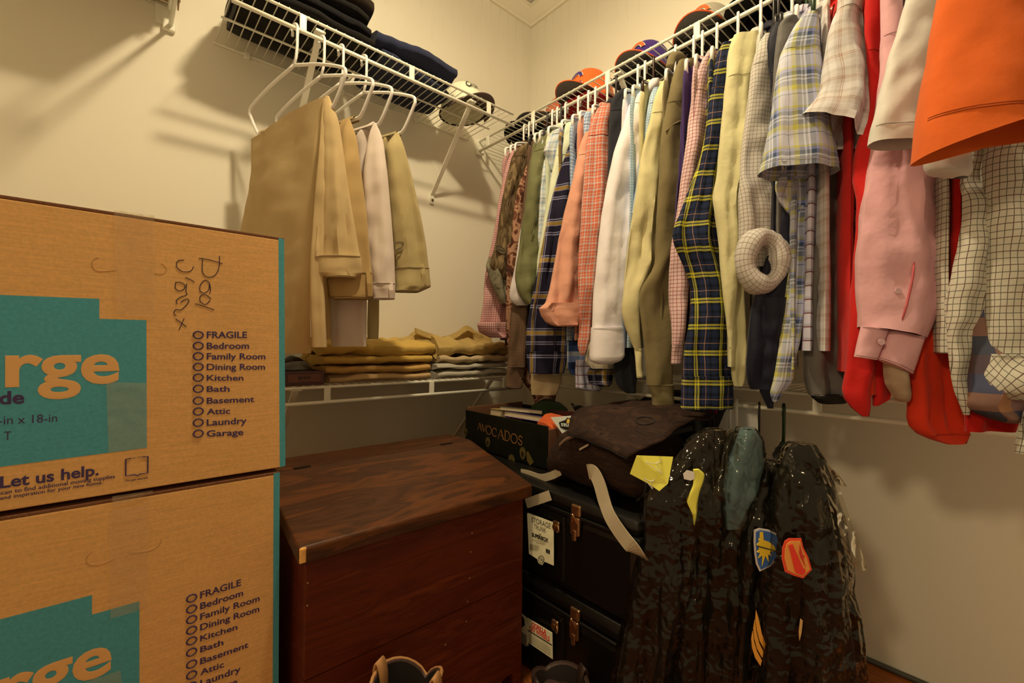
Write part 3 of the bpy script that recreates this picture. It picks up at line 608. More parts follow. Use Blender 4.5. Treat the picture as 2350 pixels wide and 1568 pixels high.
r, pl = garment('navy_flannel_shirt', 'navy and yellow tartan flannel shirt with a wide hanging cuff', 'shirt', .51, flan, [
    ('sleeve', ['A', (-480, 1375, 1418), (-463, 1362, 1418), (-410, 1341, 1414), (-258, 1314, 1392), (-144, 1296, 1378), (-31, 1286, 1368), (50, 1272, 1358), (150, 1255, 1345), (250, 1220, 1335), (350, 1185, 1330), (450, 1143, 1332), (520, 1108, 1337), (590, 1091, 1342), (640, 1115, 1347), (700, 1145, 1353), (780, 1185, 1361), (850, 1212, 1369), (1000, 1205, 1386), (1150, 1172, 1406), (1260, 1160, 1419), (1342, 1158, 1426)], dict(T=.018, smooth_it=1)),
    ('cuff', ['A', (1338, 1155, 1429), (1430, 1149, 1431), (1516, 1145, 1431)], dict(T=.02, fold=.002, closed_bottom=True))], Yh=.545, hem=.80, seed=20)
r, pl = garment('butter_yellow_shirt', 'butter yellow cotton shirt right of the navy flannel', 'shirt', .455, butter, [
    ('sleeve', ['D', (262, 105, 285), (280, 90, 300), (330, 75, 292), (400, 66, 262), (500, 58, 240), (700, 38, 225), (900, 20, 215), (1100, 2, 195), (1300, -15, 175), 'B', (0, 18, 168), (250, 50, 162), (450, 63, 161), (600, 76, 151), (750, 94, 137), (892, 110, 124)], dict(T=.018, fold=.008, ff=18, smooth_it=1)),
    ('shirt_tail', ['B', (300, 120, 190), (540, 138, 195), (700, 124, 200), (900, 119, 206), (1000, 124, 207), (1090, 130, 200), (1122, 140, 185)], dict(dy=.02, fold=.009, ff=20))], Yh=.49, hem=.80, seed=21)
r, pl = garment('beige_check_shirt', 'beige fine-check shirt with a fat rolled sleeve cuff', 'shirt', .40, bg_chk, [
    ('sleeve', ['D', (245, 330, 385), (270, 305, 385), (300, 290, 385), (400, 256, 390), (520, 232, 392), (700, 215, 390), (900, 190, 382), (1100, 165, 372), (1300, 150, 345), 'B', (0, 163, 402), (100, 166, 420), (200, 168, 426), (300, 170, 420), (420, 200, 400)], dict(T=.018, fold=.006, ff=12))], Yh=.435, hem=.80, seed=22, hang='white')
# thick turned-back cuff, an open ring of cloth
pr = (pl[0], pl[1]-.028, pl[2]); rc = aP(*Z('B', 303, 385), pr); rt = Vector((math.cos(math.radians(pr[2])), math.sin(math.radians(pr[2])), 0)); rn = pnormal(pr)
vs, fs, uv = [], [], []; k1, k2 = 36, 12
ra = (aP(*Z('B', 400, 385), pr)-rc).length; rb = (aP(*Z('B', 303, 525), pr)-rc).length
for i in range(k1):
    q = 2*math.pi*i/k1; ctr = rt*(ra*math.cos(q))+Vector((0, 0, 1))*(rb*math.sin(q)); dr = ctr.normalized()
    tr = .021+.003*math.sin(3*q+1)
    for j in range(k2):
        w = 2*math.pi*j/k2; rr = tr*(1+.10*noise.noise(Vector((i*.9, j*.8, 2))))
        vs.append(rc+ctr+dr*(rr*math.cos(w))+rn*(rr*1.4*math.sin(w))); uv.append((q*.05, w*.022))
for i in range(k1):
    for j in range(k2): fs.append((i*k2+j, i*k2+(j+1) % k2, ((i+1) % k1)*k2+(j+1) % k2, ((i+1) % k1)*k2+j))
mk('rolled_cuff', vs, fs, bg_chk, r, uvs=uv)
garment('navy_jacket', 'dark navy jacket hanging between the beige check and grey jackets', 'jacket', .372, navy, [
    ('sleeve', ['D', (165, 405, 450), (185, 385, 450), (210, 368, 445), (300, 342, 440), (400, 352, 450), (500, 370, 460), (700, 380, 470), (1000, 380, 520), 'B', (0, 400, 520), (150, 395, 520), (400, 330, 480), (580, 262, 470), (700, 240, 460), (900, 220, 450), (1050, 208, 420), (1100, 215, 400), (1140, 240, 380)], dict(T=.016, fold=.006)),
    ('shirt_tail', ['B', (600, 300, 440), (900, 300, 400), (1150, 300, 380), (1255, 345, 372)], dict(dy=-.012))], hang='black', Yh=.405, hem=.78, seed=23)
r, pl = garment('grey_windbreaker', 'grey brown nylon windbreaker with a black elastic cuff', 'jacket', .345, grey_w, [
    ('shoulder', ['D', (128, 490, 570), (150, 445, 575), (170, 433, 575), (300, 414, 560), (400, 404, 560), (600, 395, 560), (800, 395, 560)], dict(T=.012, dy=.004)),
    ('sleeve', ['D', (800, 760, 860), (1000, 790, 890), (1150, 815, 922), (1290, 790, 945), 'B', (0, 640, 818), (100, 622, 820), (250, 597, 805), (400, 564, 788), (560, 553, 775), (700, 550, 792), (850, 552, 802), (1000, 556, 830), (1100, 570, 838), (1175, 588, 836)], dict(T=.024, fold=.006, wr=.010)),
    ('elastic_cuff', ['B', (1165, 590, 838), (1190, 598, 838), (1225, 650, 780)], dict(T=.022, mat=solid('black_elastic', '0c0b0b', .8), label='black elastic cuff', closed_bottom=True))], hang='black', Yh=.395, hem=.80, seed=24, coll=False)
r, pl = garment('madras_shirt', 'grey and yellow madras shirt with a wide open short sleeve', 'shirt', .28, madras, [
    ('shirt_front', ['D', (1300, 430, 700), 'B', (60, 468, 582), (90, 470, 581), (250, 470, 571), (450, 455, 561), (600, 440, 551), (700, 425, 546), (850, 400, 521), (1000, 375, 492), (1100, 360, 472), (1172, 344, 421), (1216, 370, 396)], dict(dy=.075, T=.014, smooth_it=1)),
    ('sleeve_lining', ['D', (1100, 340, 830), (1240, 430, 838), (1300, 405, 836), (1360, 402, 800), (1420, 418, 742), (1480, 468, 662), (1542, 512, 560)], dict(dy=.072, T=.010)),
    ('sleeve', ['D', (92, 640, 712), (110, 610, 714), (160, 560, 716), (250, 512, 715), (380, 452, 720), (500, 430, 740), (650, 405, 760), (800, 385, 780), (1000, 350, 800), (1150, 322, 830), (1245, 292, 842)], dict(T=.045, fold=.004, wr=.003, tprof=lambda v: .35+.65*v, smooth_it=1))], hang='white', Yh=.365, hem=.80, seed=25, hems={'sleeve': (.25, .96)})
garment('maroon_line_shirt', 'white shirt with maroon grid lines showing beside the red polo', 'shirt', .30, mar_plaid, [
    ('sleeve', ['D', (900, 930, 985), (1100, 930, 985), (1400, 935, 990), 'B', (0, 815, 880), (200, 790, 875), (300, 780, 870), (600, 778, 850), (800, 778, 840), (950, 788, 815)], dict(T=.010))], hang='green', Yh=.335, hem=.84, seed=26)
garment('brown_line_shirt', 'cream short-sleeved shirt with brown plaid lines and rippled hem', 'shirt', .232, br_plaid, [
    ('sleeve', ['D', (-60, 870, 1030), (0, 860, 1032), (80, 850, 1034), (130, 822, 1038), (250, 790, 1044), (400, 770, 1064), (550, 745, 1099), (640, 735, 660, 1097), (720, 690, 800, 1090), (775, 640, 930, 1066), (822, 600, 1050, 1034)], dict(T=.040, fold=.009, ff=10, wr=.006, tprof=lambda v: .4+.6*v, smooth_it=1))], hang='white', Yh=.31, hem=.84, seed=27, coll=False)
garment('red_polo', 'bright red polo shirt with a long straight hem', 'shirt', .205, red_c, [
    ('sleeve', ['D', (-60, 1055, 1150), (0, 1050, 1152), (200, 1050, 1166), (400, 1070, 1170), (600, 1090, 1180), (800, 1090, 1190), (1000, 1000, 1180), (1300, 970, 1180), 'B', (0, 865, 1000), (150, 862, 1000), (400, 845, 990), (700, 825, 985), (850, 815, 985), (960, 812, 976), (1100, 800, 961), (1195, 780, 951), (1250, 835, 946), (1303, 905, 938)], dict(T=.014, smooth_it=1, closed_bottom=True)),
    ('shirt_tail', ['B', (800, 940, 1080), (1000, 955, 1080), (1100, 960, 1070), (1200, 965, 1065), (1240, 965, 990)], dict(dy=.01))], hang='black', Yh=.27, hem=.80, seed=28)
garment('orange_tee', 'long orange-red tee shirt reaching lowest on the right rail', 'shirt', .185, orange_c, [
    ('torso_side', ['D', (600, 1500, 1760), (1260, 1560, 1750), 'B', (0, 1340, 1482), (300, 1340, 1474), (600, 1300, 1432), (800, 1230, 1402), (900, 1200, 1402), (1000, 1172, 1424), (1150, 1163, 1468), (1300, 1157, 1500), (1370, 1160, 1510), (1425, 1240, 1516), (1464, 1390, 1512)], dict(T=.016, smooth_it=1, closed_bottom=True))], hang='white', Yh=.235, hem=.76, seed=29, coll=False)
r, pl = garment('pink_oxford_shirt', 'pink oxford shirt with a slit buttoned cuff in front of the orange tee', 'shirt', .165, pink_o, [
    ('sleeve', ['D', (-60, 1160, 1300), (0, 1158, 1310), (200, 1162, 1330), (400, 1165, 1350), (600, 1165, 1380), (800, 1140, 1450), (1000, 1120, 1520), (1200, 1100, 1585), (1400, 1068, 1602), 'B', (0, 924, 1378), (100, 904, 1392), (250, 884, 1402), (400, 869, 1411), (560, 874, 1388), (690, 887, 720, 1318), (772, 884, 838, 1264)], dict(T=.026, fold=.007, ff=9, smooth_it=1)),
    ('cuff', ['B', (768, 888, 792, 1046), (800, 880, 825, 1036), (860, 866, 890, 1012), (948, 849, 968, 978)], dict(T=.010, fold=.001, wr=.003, dy=-.022, rows=20, closed_bottom=True, smooth_it=1)),
    ('cuff', ['B', (792, 1040, 838, 1262), (830, 1030, 880, 1248), (890, 1012, 950, 1226), (962, 986, 1050, 1190)], dict(T=.012, fold=.001, wr=.003, dy=-.016, rows=20, closed_bottom=True, smooth_it=1)),
    ('shirt_tail', ['B', (900, 1015, 1180), (1050, 1020, 1168), (1110, 1030, 1165), (1200, 1085, 1164), (1212, 1110, 1160)], dict(dy=.012, wr=.014, fold=.01, mat=cloth('crumpled_tan_lining', PG('b08a5c'), wr=.6), label='crumpled tan cloth below the cuff'))], hang='white', Yh=.20, hem=.84, seed=30, coll=False)
button(r, *Z('B', 945, 862), pl, solid('pink_button', PG('e0a890'), .3), .0275)
button(r, *Z('B', 1040, 572), pl, MATS['pink_button'], .027)
seam(r, 'B', [(1130, 365), (1118, 500), (1085, 650), (1045, 780)], pl, solid('pink_slit', P('b04a40'), .8), .030, .0018)
garment('white_tee', 'off-white tee with a loose short sleeve over the pink oxford', 'shirt', .085, tee_w, [
    ('sleeve', ['D', (-60, 1360, 1570), (0, 1350, 1568), (200, 1300, 1562), (400, 1240, 1535), (600, 1185, 1502), (800, 1130, 1472), (920, 1096, 1462), (1040, 1080, 1452)], dict(T=.045, fold=.003, ff=7, tprof=lambda v: .4+.6*v, smooth_it=1))], hang='white', Yh=.165, hem=.9, seed=31, coll=False, hems={'sleeve': (.9,)})
garment('tattersall_shirt', 'beige tattersall shirt with a creased narrow sleeve', 'shirt', .072, tatt, [
    ('sleeve', ['D', (800, 1700, 1900), (1100, 1775, 1905), (1300, 1752, 1900), 'B', (0, 1485, 1660), (150, 1485, 1660), (220, 1470, 1650), (400, 1440, 1650), (600, 1402, 1642), (700, 1395, 1632), (800, 1399, 1572), (900, 1401, 1552), (1000, 1410, 1546), (1100, 1424, 1532), (1180, 1450, 1531), (1292, 1500, 1532)], dict(T=.022, fold=.010, ff=9, wr=.008, smooth_it=1))], hang='white', Yh=.135, hem=.84, seed=32, coll=False)
garment('rust_flannel_shirt', 'rust and grey flannel shirt with a rumpled hem at the right edge', 'shirt', .072, br_flan, [
    ('shirt_tail', ['B', (500, 1560, 1900), (800, 1540, 1900), (1000, 1532, 1900), (1150, 1502, 1900), (1240, 1480, 1900), (1300, 1600, 1900), (1335, 1720, 1880)], dict(T=.022, fold=.012, wr=.014, ff=8))], hang='white', Yh=.10, hem=.84, seed=33, coll=False)
garment('red_tee', 'dark red tee whose hem shows under the rust flannel', 'shirt', .088, cloth('dark_red_cotton', PG('b01408')), [
    ('shirt_tail', ['B', (900, 1490, 1880), (1200, 1500, 1860), (1300, 1510, 1830), (1392, 1515, 1800)], dict(T=.010, closed_bottom=True))], hang='white', Yh=.12, hem=.84, seed=34, coll=False)
garment('wide_tattersall_shirt', 'beige tattersall shirt with a bias-cut cuff under the orange jersey', 'shirt', .045, tatt, [
    ('sleeve', ['D', (800, 1950, 2500), (1000, 1930, 2500), (1200, 1900, 2480), 'B', (0, 1620, 2050), (300, 1632, 2040), (600, 1640, 2040), (700, 1640, 2040), (938, 1645, 2030)], dict(T=.03, fold=.006, ff=8, smooth_it=1)),
    ('cuff', ['B', (932, 1628, 2040), (1050, 1598, 2040), (1150, 1602, 2030), (1197, 1730, 1990)], dict(T=.034, mat=tatt_r, label='bias-cut check cuff', fold=.006, wr=.008)),
    ('shirt_tail', ['B', (1250, 1870, 2000), (1350, 1830, 2000), (1460, 1795, 2000), (1515, 1800, 1990)], dict(T=.01, dy=-.02))], hang='white', Yh=.07, hem=.84, seed=35, coll=False)
garment('cream_tee', 'cream tee whose sleeve hem peeks out below the orange jersey', 'shirt', .022, cloth('cream_tee_knit', PG('d8c096')), [
    ('sleeve', ['D', (700, 1500, 1800), (1000, 1490, 1795), (1190, 1490, 1795), (1250, 1520, 1795), (1285, 1680, 1775)], dict(T=.02, fold=.004))], hang='white', Yh=.045, hem=.9, seed=36, coll=False)
r, pl = garment('orange_jersey', 'bright orange sports jersey with a piped white number, nearest on the rail', 'jersey', -.115, jersey_c, [
    ('sleeve', ['D', (-80, 1600, 2420), (0, 1582, 2450), (200, 1552, 2480), (400, 1530, 2500), (600, 1492, 2520), (800, 1465, 2540), (950, 1447, 2550), (1150, 1434, 820, 2560)], dict(T=.06, fold=.003, ff=5, wr=.003, tprof=lambda v: .45+.55*v, smooth_it=1, m=40))], hang='white', Yh=-.005, hem=.9, seed=37, coll=False, hems={'sleeve': (.90, .915)})
n_ = pnormal(pl)*.054
for col, sc, th in (('2c1440', 1.0, .002), ('d9c6a2', .8, .004)):
    pts = [(2040, -40), (2060, 15), (2088, 3), (2145, 138), (2112, 165), (2142, 240), (2330, 120), (2300, -40)] if sc == 1 else [(2100, -40), (2162, 136), (2128, 172), (2148, 215), (2330, 100), (2300, -40)]
    poly('number_piping' if sc == 1 else 'jersey_number', [aP(*Z('D', *p), pl)+n_ for p in pts], solid('jersey_print_'+col, P(col), .7), r, n_, th)

# ------------------------------------------------------------------ trousers on the left rail
RZ = ZU-.046; TA = 109.3
tt = Vector((math.cos(math.radians(TA)), math.sin(math.radians(TA)), 0))
kh1 = cloth('khaki_twill', P('ae8a50'), wr=.08, var=.02); kh2 = cloth('brown_khaki_twill', P('a07a40'), wr=.08, var=.02)
kh3 = cloth('taupe_twill', P('c2a47c'), wr=.08, var=.02); kh4 = cloth('olive_khaki_twill', P('9c8048'), wr=.08, var=.02)
def trousers(label, hx, mat, parts, hlab):
    h = Vector((hx, 1.316, RZ)); root = thing('trousers', (hx, 1.316, RZ-.26), label, 'trousers', 'trousers on the left rail')
    for nm, rows, dx, dy, ph, kw in parts:
        kw = dict(kw); kw.setdefault('wr', .003); mm = kw.pop('mat', mat)
        o = panel(nm, rows, (hx+dx, 1.316+dy, ph), mm, root, **kw)
        if nm == 'waistband':
            for fr in (.05, .93): ring_seam(o, fr, pnormal((hx+dx, 1.316+dy, ph)), stitch_of(mm), o, .0011)
    hanger(hlab, h, TA, plasticm, half=.205, drop=(.10, .165, .256), group='hangers on the left rail')
    # cloth folded over the bar
    b = h-Vector((0, 0, .256)); pts = [b-tt*.135, b-tt*.07, b, b+tt*.07, b+tt*.135]
    vs, fs = [], []
    for i, p in enumerate([b+tt*(-.145+.29*k/12) for k in range(13)]):
        nrm = Vector((-tt.y, tt.x, 0))
        for j in range(9):
            q = math.pi*j/8; vs.append(p+nrm*(.011*math.cos(q))+Vector((0, 0, .011*math.sin(q)-.004)))
    for i in range(12):
        for j in range(8): fs.append((i*9+j, i*9+j+1, (i+1)*9+j+1, (i+1)*9+j))
    mk('fold_over_bar', vs, fs, mat, root)
    return root, h
def loops(root, pl, pts, mat):
    n = pnormal(pl)
    for x0, y0, x1, y1 in pts:
        a, b = aP(x0, y0, pl)+n*.016, aP(x1, y1, pl)+n*.018
        MB().ribbon([a, (a+b)/2+n*.004, b], Vector((math.cos(math.radians(pl[2])), math.sin(math.radians(pl[2])), 0))*.0055, .0012).build('belt_loop', mat, root)
bk = dict(T=.008, fold=.003)
r, h = trousers('wide khaki trousers nearest the moving boxes, one leg hanging flat', .355, kh1, [
    ('leg', ['I', (322, 577, 222, 741), (352, 577, 290, 737), (400, 576, 380, 730), (450, 570, 445, 724), (520, 553, 520, 720), (600, 546, 600, 714), (700, 542, 700, 711), (800, 541, 797, 713), (814, 541, 811, 714)], -.012, -.004, TA, dict(T=.010, fold=.004, ff=6, wr=.004, seed=61)),
    ('leg', ['I', (226, 741, 748), (330, 733, 754), (450, 722, 748), (600, 712, 742), (700, 712, 746), (797, 716, 750)], .05, -.15, -30, dict(T=.012, fold=.004, seed=62)),
    ('waist_half', ['I', (222, 744, 756), (275, 741, 777), (350, 742, 789), (430, 736, 799), (520, 727, 815), (570, 723, 823), (592, 721, 828)], .075, -.155, -30, dict(T=.02, fold=.008, ff=16, seed=63)),
    ('waistband', ['I', (588, 720, 829), (612, 721, 831), (628, 722, 831), (639, 750, 815)], .075, -.157, -30, dict(T=.022, fold=.003, ff=10, seed=63))], 'first white plastic hanger on the left rail, holding wide khaki trousers')
loops(r, (.43, 1.159, -30), [(775, 588, 800, 632)], kh1)
r, h = trousers('brown khaki trousers second from the moving boxes, waistband doubled under', .427, kh2, [
    ('leg', ['F', (-60, 650, 690), (100, 560, 660), (300, 490, 600), (600, 488, 580), (900, 492, 583), (1100, 520, 586), (1172, 545, 586)], .045, -.12, -30, dict(T=.012, fold=.005, seed=64)),
    ('waist_half', ['F', (-69, 680, 692), (0, 650, 718), (50, 632, 735), (200, 606, 753), (480, 580, 790), (700, 572, 806), (803, 570, 819)], .07, -.155, -30, dict(T=.022, fold=.008, ff=16, seed=65)),
    ('waistband', ['F', (798, 570, 821), (860, 571, 823), (930, 580, 823), (948, 600, 800)], .07, -.157, -30, dict(T=.024, fold=.004, seed=65))], 'second white plastic hanger on the left rail, holding brown khaki trousers')
loops(r, (.497, 1.159, -30), [Z('F', 735, 800)+Z('F', 742, 930), Z('F', 800, 795)+Z('F', 812, 935)], kh2)
r, h = trousers('pale taupe trousers third along the left rail, smooth front', .481, kh3, [
    ('leg', ['E', (785, 1048, 1064), (850, 935, 1056), (1000, 938, 1040), (1300, 960, 1050), 'F', (400, 640, 790), (600, 582, 792), (900, 580, 790), (1100, 582, 787), (1214, 590, 786)], .04, -.10, -30, dict(T=.012, fold=.004, seed=66)),
    ('waist_half', ['F', (-44, 826, 838), (0, 806, 862), (60, 792, 882), (250, 765, 906), (480, 772, 926), (700, 780, 943), (862, 795, 949)], .065, -.155, -30, dict(T=.02, fold=.006, ff=13, seed=67)),
    ('waistband', ['F', (858, 795, 950), (905, 812, 948), (949, 822, 945)], .065, -.157, -30, dict(T=.021, fold=.003, seed=67))], 'third white plastic hanger on the left rail, holding pale taupe trousers')
loops(r, (.546, 1.159, -30), [Z('F', 925, 858)+Z('F', 930, 945)], kh3)
r, h = trousers('olive khaki trousers fourth along the left rail, pocket and wide waistband showing', .551, kh4, [
    ('leg', ['E', (850, 1196, 1212), (880, 1105, 1204), (950, 1108, 1190), (1100, 1130, 1185), (1300, 1150, 1200), 'F', (600, 800, 900), (900, 796, 858), (1100, 790, 857), (1172, 792, 853)], .04, -.10, -30, dict(T=.012, fold=.004, seed=68)),
    ('waist_half', ['F', (12, 950, 966), (50, 920, 984), (100, 888, 1002), (300, 900, 1052), (500, 920, 1097), (640, 934, 1122), (773, 944, 1137)], .06, -.155, -30, dict(T=.022, fold=.009, ff=12, seed=69)),
    ('waistband', ['F', (769, 943, 1139), (830, 944, 1144), (880, 946, 1149), (909, 946, 1082)], .06, -.157, -30, dict(T=.022, fold=.003, seed=69))], 'fourth white plastic hanger on the left rail, holding olive khaki trousers')
loops(r, (.611, 1.159, -30), [Z('F', 1100, 755)+Z('F', 1112, 870)], kh4)
pl = (.611, 1.161, -30); MB().ribbon([aP(*Z('F', *p), pl)+pnormal(pl)*.03 for p in ((938, 648), (970, 642), (998, 644), (985, 672), (945, 690))], Vector((0, 0, .0025)), .0015).build('pocket_edge', solid('pocket_edge_thread', P('5c4724'), .8), r)  # darker strip along the edge of the pocket slit

# ------------------------------------------------------------------ folded clothes
def folded(name, label, cat, lo, hi, mat, seed, layers=2, group=None, wr=.005, skew=0, crumple=0):
    """garment folded flat: rounded layers of cloth lying on each other"""
    root = thing(name, ((lo[0]+hi[0])/2, (lo[1]+hi[1])/2, lo[2]), label, cat, group); H = (hi[2]-lo[2])/layers; rn = random.Random(seed)
    for k in range(layers):
        z = lo[2]+H*(k+.5); e0, e1 = rn.uniform(0, .014), rn.uniform(0, .014); xs = np.linspace(lo[0]+e0, hi[0]-e1, 9)
        PLs, PRs = [], []
        for i, x in enumerate(xs):
            w = .005*math.sin(i*1.3+seed+k*2); tuck = .012 if i in (0, 8) else 0
            dz = crumple*(.5*math.sin(i*1.1+seed)+.6*math.sin(i*2.3+seed*2+k))
            PLs.append((x, hi[1]-tuck-rn.uniform(0, .006), z+dz)); PRs.append((x, lo[1]+tuck+w+rn.uniform(0, .006)+skew*i/8, z+dz*.7))
        form('fold_layer' if layers > 1 else 'cloth', PLs, PRs, (0, 0, 1), mat, root, T=H*.52, fold=H*.10, ff=5, seed=seed+k*3, m=30, rows=34, wr=wr, closed_bottom=True, sq=.55)
    return root
G1, G2 = 'folded trousers in the mustard stack', 'folded trousers in the crumpled stack'
d = ZL+.006
mus1 = cloth('mustard_twill', P('b88a36'), wr=.5); mus2 = cloth('ochre_twill', P('b07f38'), wr=.5); bei1 = cloth('sand_twill', P('b48a4e'), wr=.5)
folded('folded_trousers', 'sand trousers at the bottom of the mustard stack on the lower shelf', 'trousers', (.472, 1.33, d), (.825, 1.58, d+.026), bei1, 71, 1, G1)
folded('folded_trousers', 'ochre trousers second from the bottom of the mustard stack', 'trousers', (.462, 1.33, d+.027), (.825, 1.58, d+.054), mus2, 72, 1, G1)
folded('folded_trousers', 'mustard trousers third from the bottom, their fold darker than the top pair', 'trousers', (.455, 1.335, d+.055), (.835, 1.59, d+.084), mus1, 73, 1, G1)
folded('folded_trousers', 'mustard trousers on top of the left stack, under the hanging khakis', 'trousers', (.445, 1.34, d+.085), (.85, 1.60, d+.13), mus1, 74, 1, G1, wr=.01, crumple=.004)
gre = cloth('stone_twill', P('a8946c'), wr=.5); tan = cloth('tan_twill', P('b08e58'), wr=.5); crk = cloth('crumpled_khaki', P('a6803c'), wr=.8)
folded('folded_trousers', 'stone grey trousers at the bottom of the right stack by the corner', 'trousers', (.84, 1.33, d), (1.185, 1.58, d+.026), gre, 75, 1, G2, wr=.009)
folded('folded_trousers', 'pale stone trousers second from the bottom of the right stack', 'trousers', (.842, 1.335, d+.027), (1.18, 1.58, d+.05), gre, 76, 1, G2, wr=.008)
folded('folded_trousers', 'tan wrinkled trousers just under the crumpled pair of the right stack', 'trousers', (.85, 1.335, d+.051), (1.18, 1.59, d+.082), tan, 77, 1, G2, wr=.010)
r = folded('crumpled_trousers', 'crumpled khaki trousers with loose waistband topping the right stack', 'trousers', (.85, 1.345, d+.083), (1.19, 1.60, d+.135), crk, 78, 1, G2, wr=.016, crumple=.006)
pl = (.95, 1.47, 0)
panel('waistband', ['F', (1115, 1060, 1130), (1100, 1110, 1180), (1120, 1190, 1250), (1110, 1260, 1330)], pl, crk, r) if False else None
tp_ = [(930, 1192), (955, 1168), (1010, 1170), (1055, 1122), (1100, 1140), (1150, 1152), (1210, 1168), (1290, 1140), (1345, 1106), (1390, 1130), (1440, 1150), (1480, 1165)]
form('rumpled_waist', [aY(*Z('F', x, y), 1.47) for x, y in tp_], [aY(*Z('F', x+8, 1262 if x > 1000 else 1225), 1.43) for x, y in tp_], (0, -1, .25), crk, r, T=.035, fold=.006, ff=9, wr=.012, seed=79, m=28, rows=48, closed_bottom=True, smooth_it=1)
MB().ribbon(cr_path([aY(*Z('F', x, y), 1.425) for x, y in ((1062, 1126), (1110, 1146), (1150, 1158), (1210, 1176), (1290, 1150), (1346, 1112), (1388, 1132))], 4), Vector((0, .004, .010)), .0035).build('waistband', crk, r)
MB().ribbon(cr_path([aY(*Z('F', x, y), 1.40) for x, y in ((1020, 1215), (1090, 1205), (1150, 1200), (1170, 1235), (1160, 1265))], 4), Vector((0, .02, .012)), .004).build('leg_fold', crk, r, smooth=True)

# leather valet tray with initials, dark pouch and sunglasses on it
leath = solid('oxblood_leather', P('3c150b', .8), .35, var=.2, vs=30, bump=(220, .2, .0006)); blk = solid('black_leather', '0d0a09', .4, bump=(200, .2, .0006))
brass = solid('aged_brass', 'a07838', .35, .9)
t = thing('leather_tray', (.40, 1.40, d), 'oxblood leather tray stamped RMW beside the mustard stack', 'tray')
MB().bbox((.30, 1.335, d), (.455, 1.50, d+.006), .002).build('base', leath, t)
for nm, lo, hi in (('front_panel', (.30, 1.335, d+.004), (.455, 1.341, d+.040)), ('back_panel', (.30, 1.494, d+.004), (.455, 1.50, d+.040)), ('side_panel', (.30, 1.341, d+.004), (.306, 1.494, d+.040)), ('side_panel', (.449, 1.341, d+.004), (.455, 1.494, d+.040))):
    MB().bbox(lo, hi, .0018).build(nm, leath, t)
pb = MB().bbox((.355, 1.3325, d+.009), (.445, 1.336, d+.032), .0015).build('name_plate', solid('brown_leather_plate', P('5a2c14', .8), .4), t)
for x in (.363, .437): MB().tube([(x, 1.3330, d+.021), (x, 1.3305, d+.021)], [.0032, .002], 10).build('rivet', brass, pb, smooth=True)
text('stamped_lettering', 'RMW', Vector((.383, 1.3320, d+.016)), Vector((.417, 1.3320, d+.016)), Vector((.383, 1.3320, d+.026)), solid('stamped_dark', '180806', .6), pb, bold=.01)
form_ = folded('dark_pouch', 'black leather pouch lying in the oxblood tray', 'pouch', (.312, 1.35, d+.012), (.44, 1.48, d+.058), blk, 80, 1, wr=.006)
r = folded('brown_pouch', 'dark brown leather pouch behind the oxblood tray', 'pouch', (.36, 1.51, d), (.46, 1.59, d+.085), solid('dark_brown_leather', '22120a', .45), 81, 1, wr=.008)

# dark folded clothes on the upper left shelf
d = ZU+.0145
blackc = cloth('black_wool', '0d0b0b'); blackd = cloth('blue_black_wool', '0b0b10'); jean = cloth('navy_denim', P('23232b'), weave=.6)
G3 = 'dark folded clothes on the upper left shelf'
folded('folded_trousers', 'black wool trousers lowest in the dark pile at the shelf end', 'trousers', (.232, 1.322, d), (.60, 1.585, d+.034), blackc, 82, 1, G3)
folded('folded_trousers', 'black trousers in the middle of the dark pile, end rounded to the left', 'trousers', (.222, 1.325, d+.035), (.60, 1.59, d+.075), blackd, 83, 1, G3, skew=.01)
folded('folded_trousers', 'black trousers under the brown leather jacket of the dark pile', 'trousers', (.245, 1.325, d+.076), (.59, 1.585, d+.110), blackc, 84, 1, G3)
r = folded('leather_jacket', 'folded brown-black leather jacket with a seam, topping the dark pile', 'jacket', (.30, 1.33, d+.111), (.605, 1.58, d+.165), solid('brown_black_leather', '1c120a', .38, bump=(180, .2, .0006)), 85, 1, wr=.008)
MB().tube(cr_path([(.545, 1.335, d+.155), (.548, 1.40, d+.169), (.548, 1.50, d+.169)], 4), .002, 6).build('seam', blk, r, smooth=True)
folded('folded_jeans', 'navy denim jeans lying lowest right of the dark pile', 'jeans', (.615, 1.335, d), (.925, 1.60, d+.030), jean, 86, 1, G3, skew=.06)
folded('folded_jeans', 'navy denim jeans folded on top, beside the cream cap', 'jeans', (.60, 1.325, d+.031), (.91, 1.57, d+.078), jean, 87, 1, G3, wr=.008)

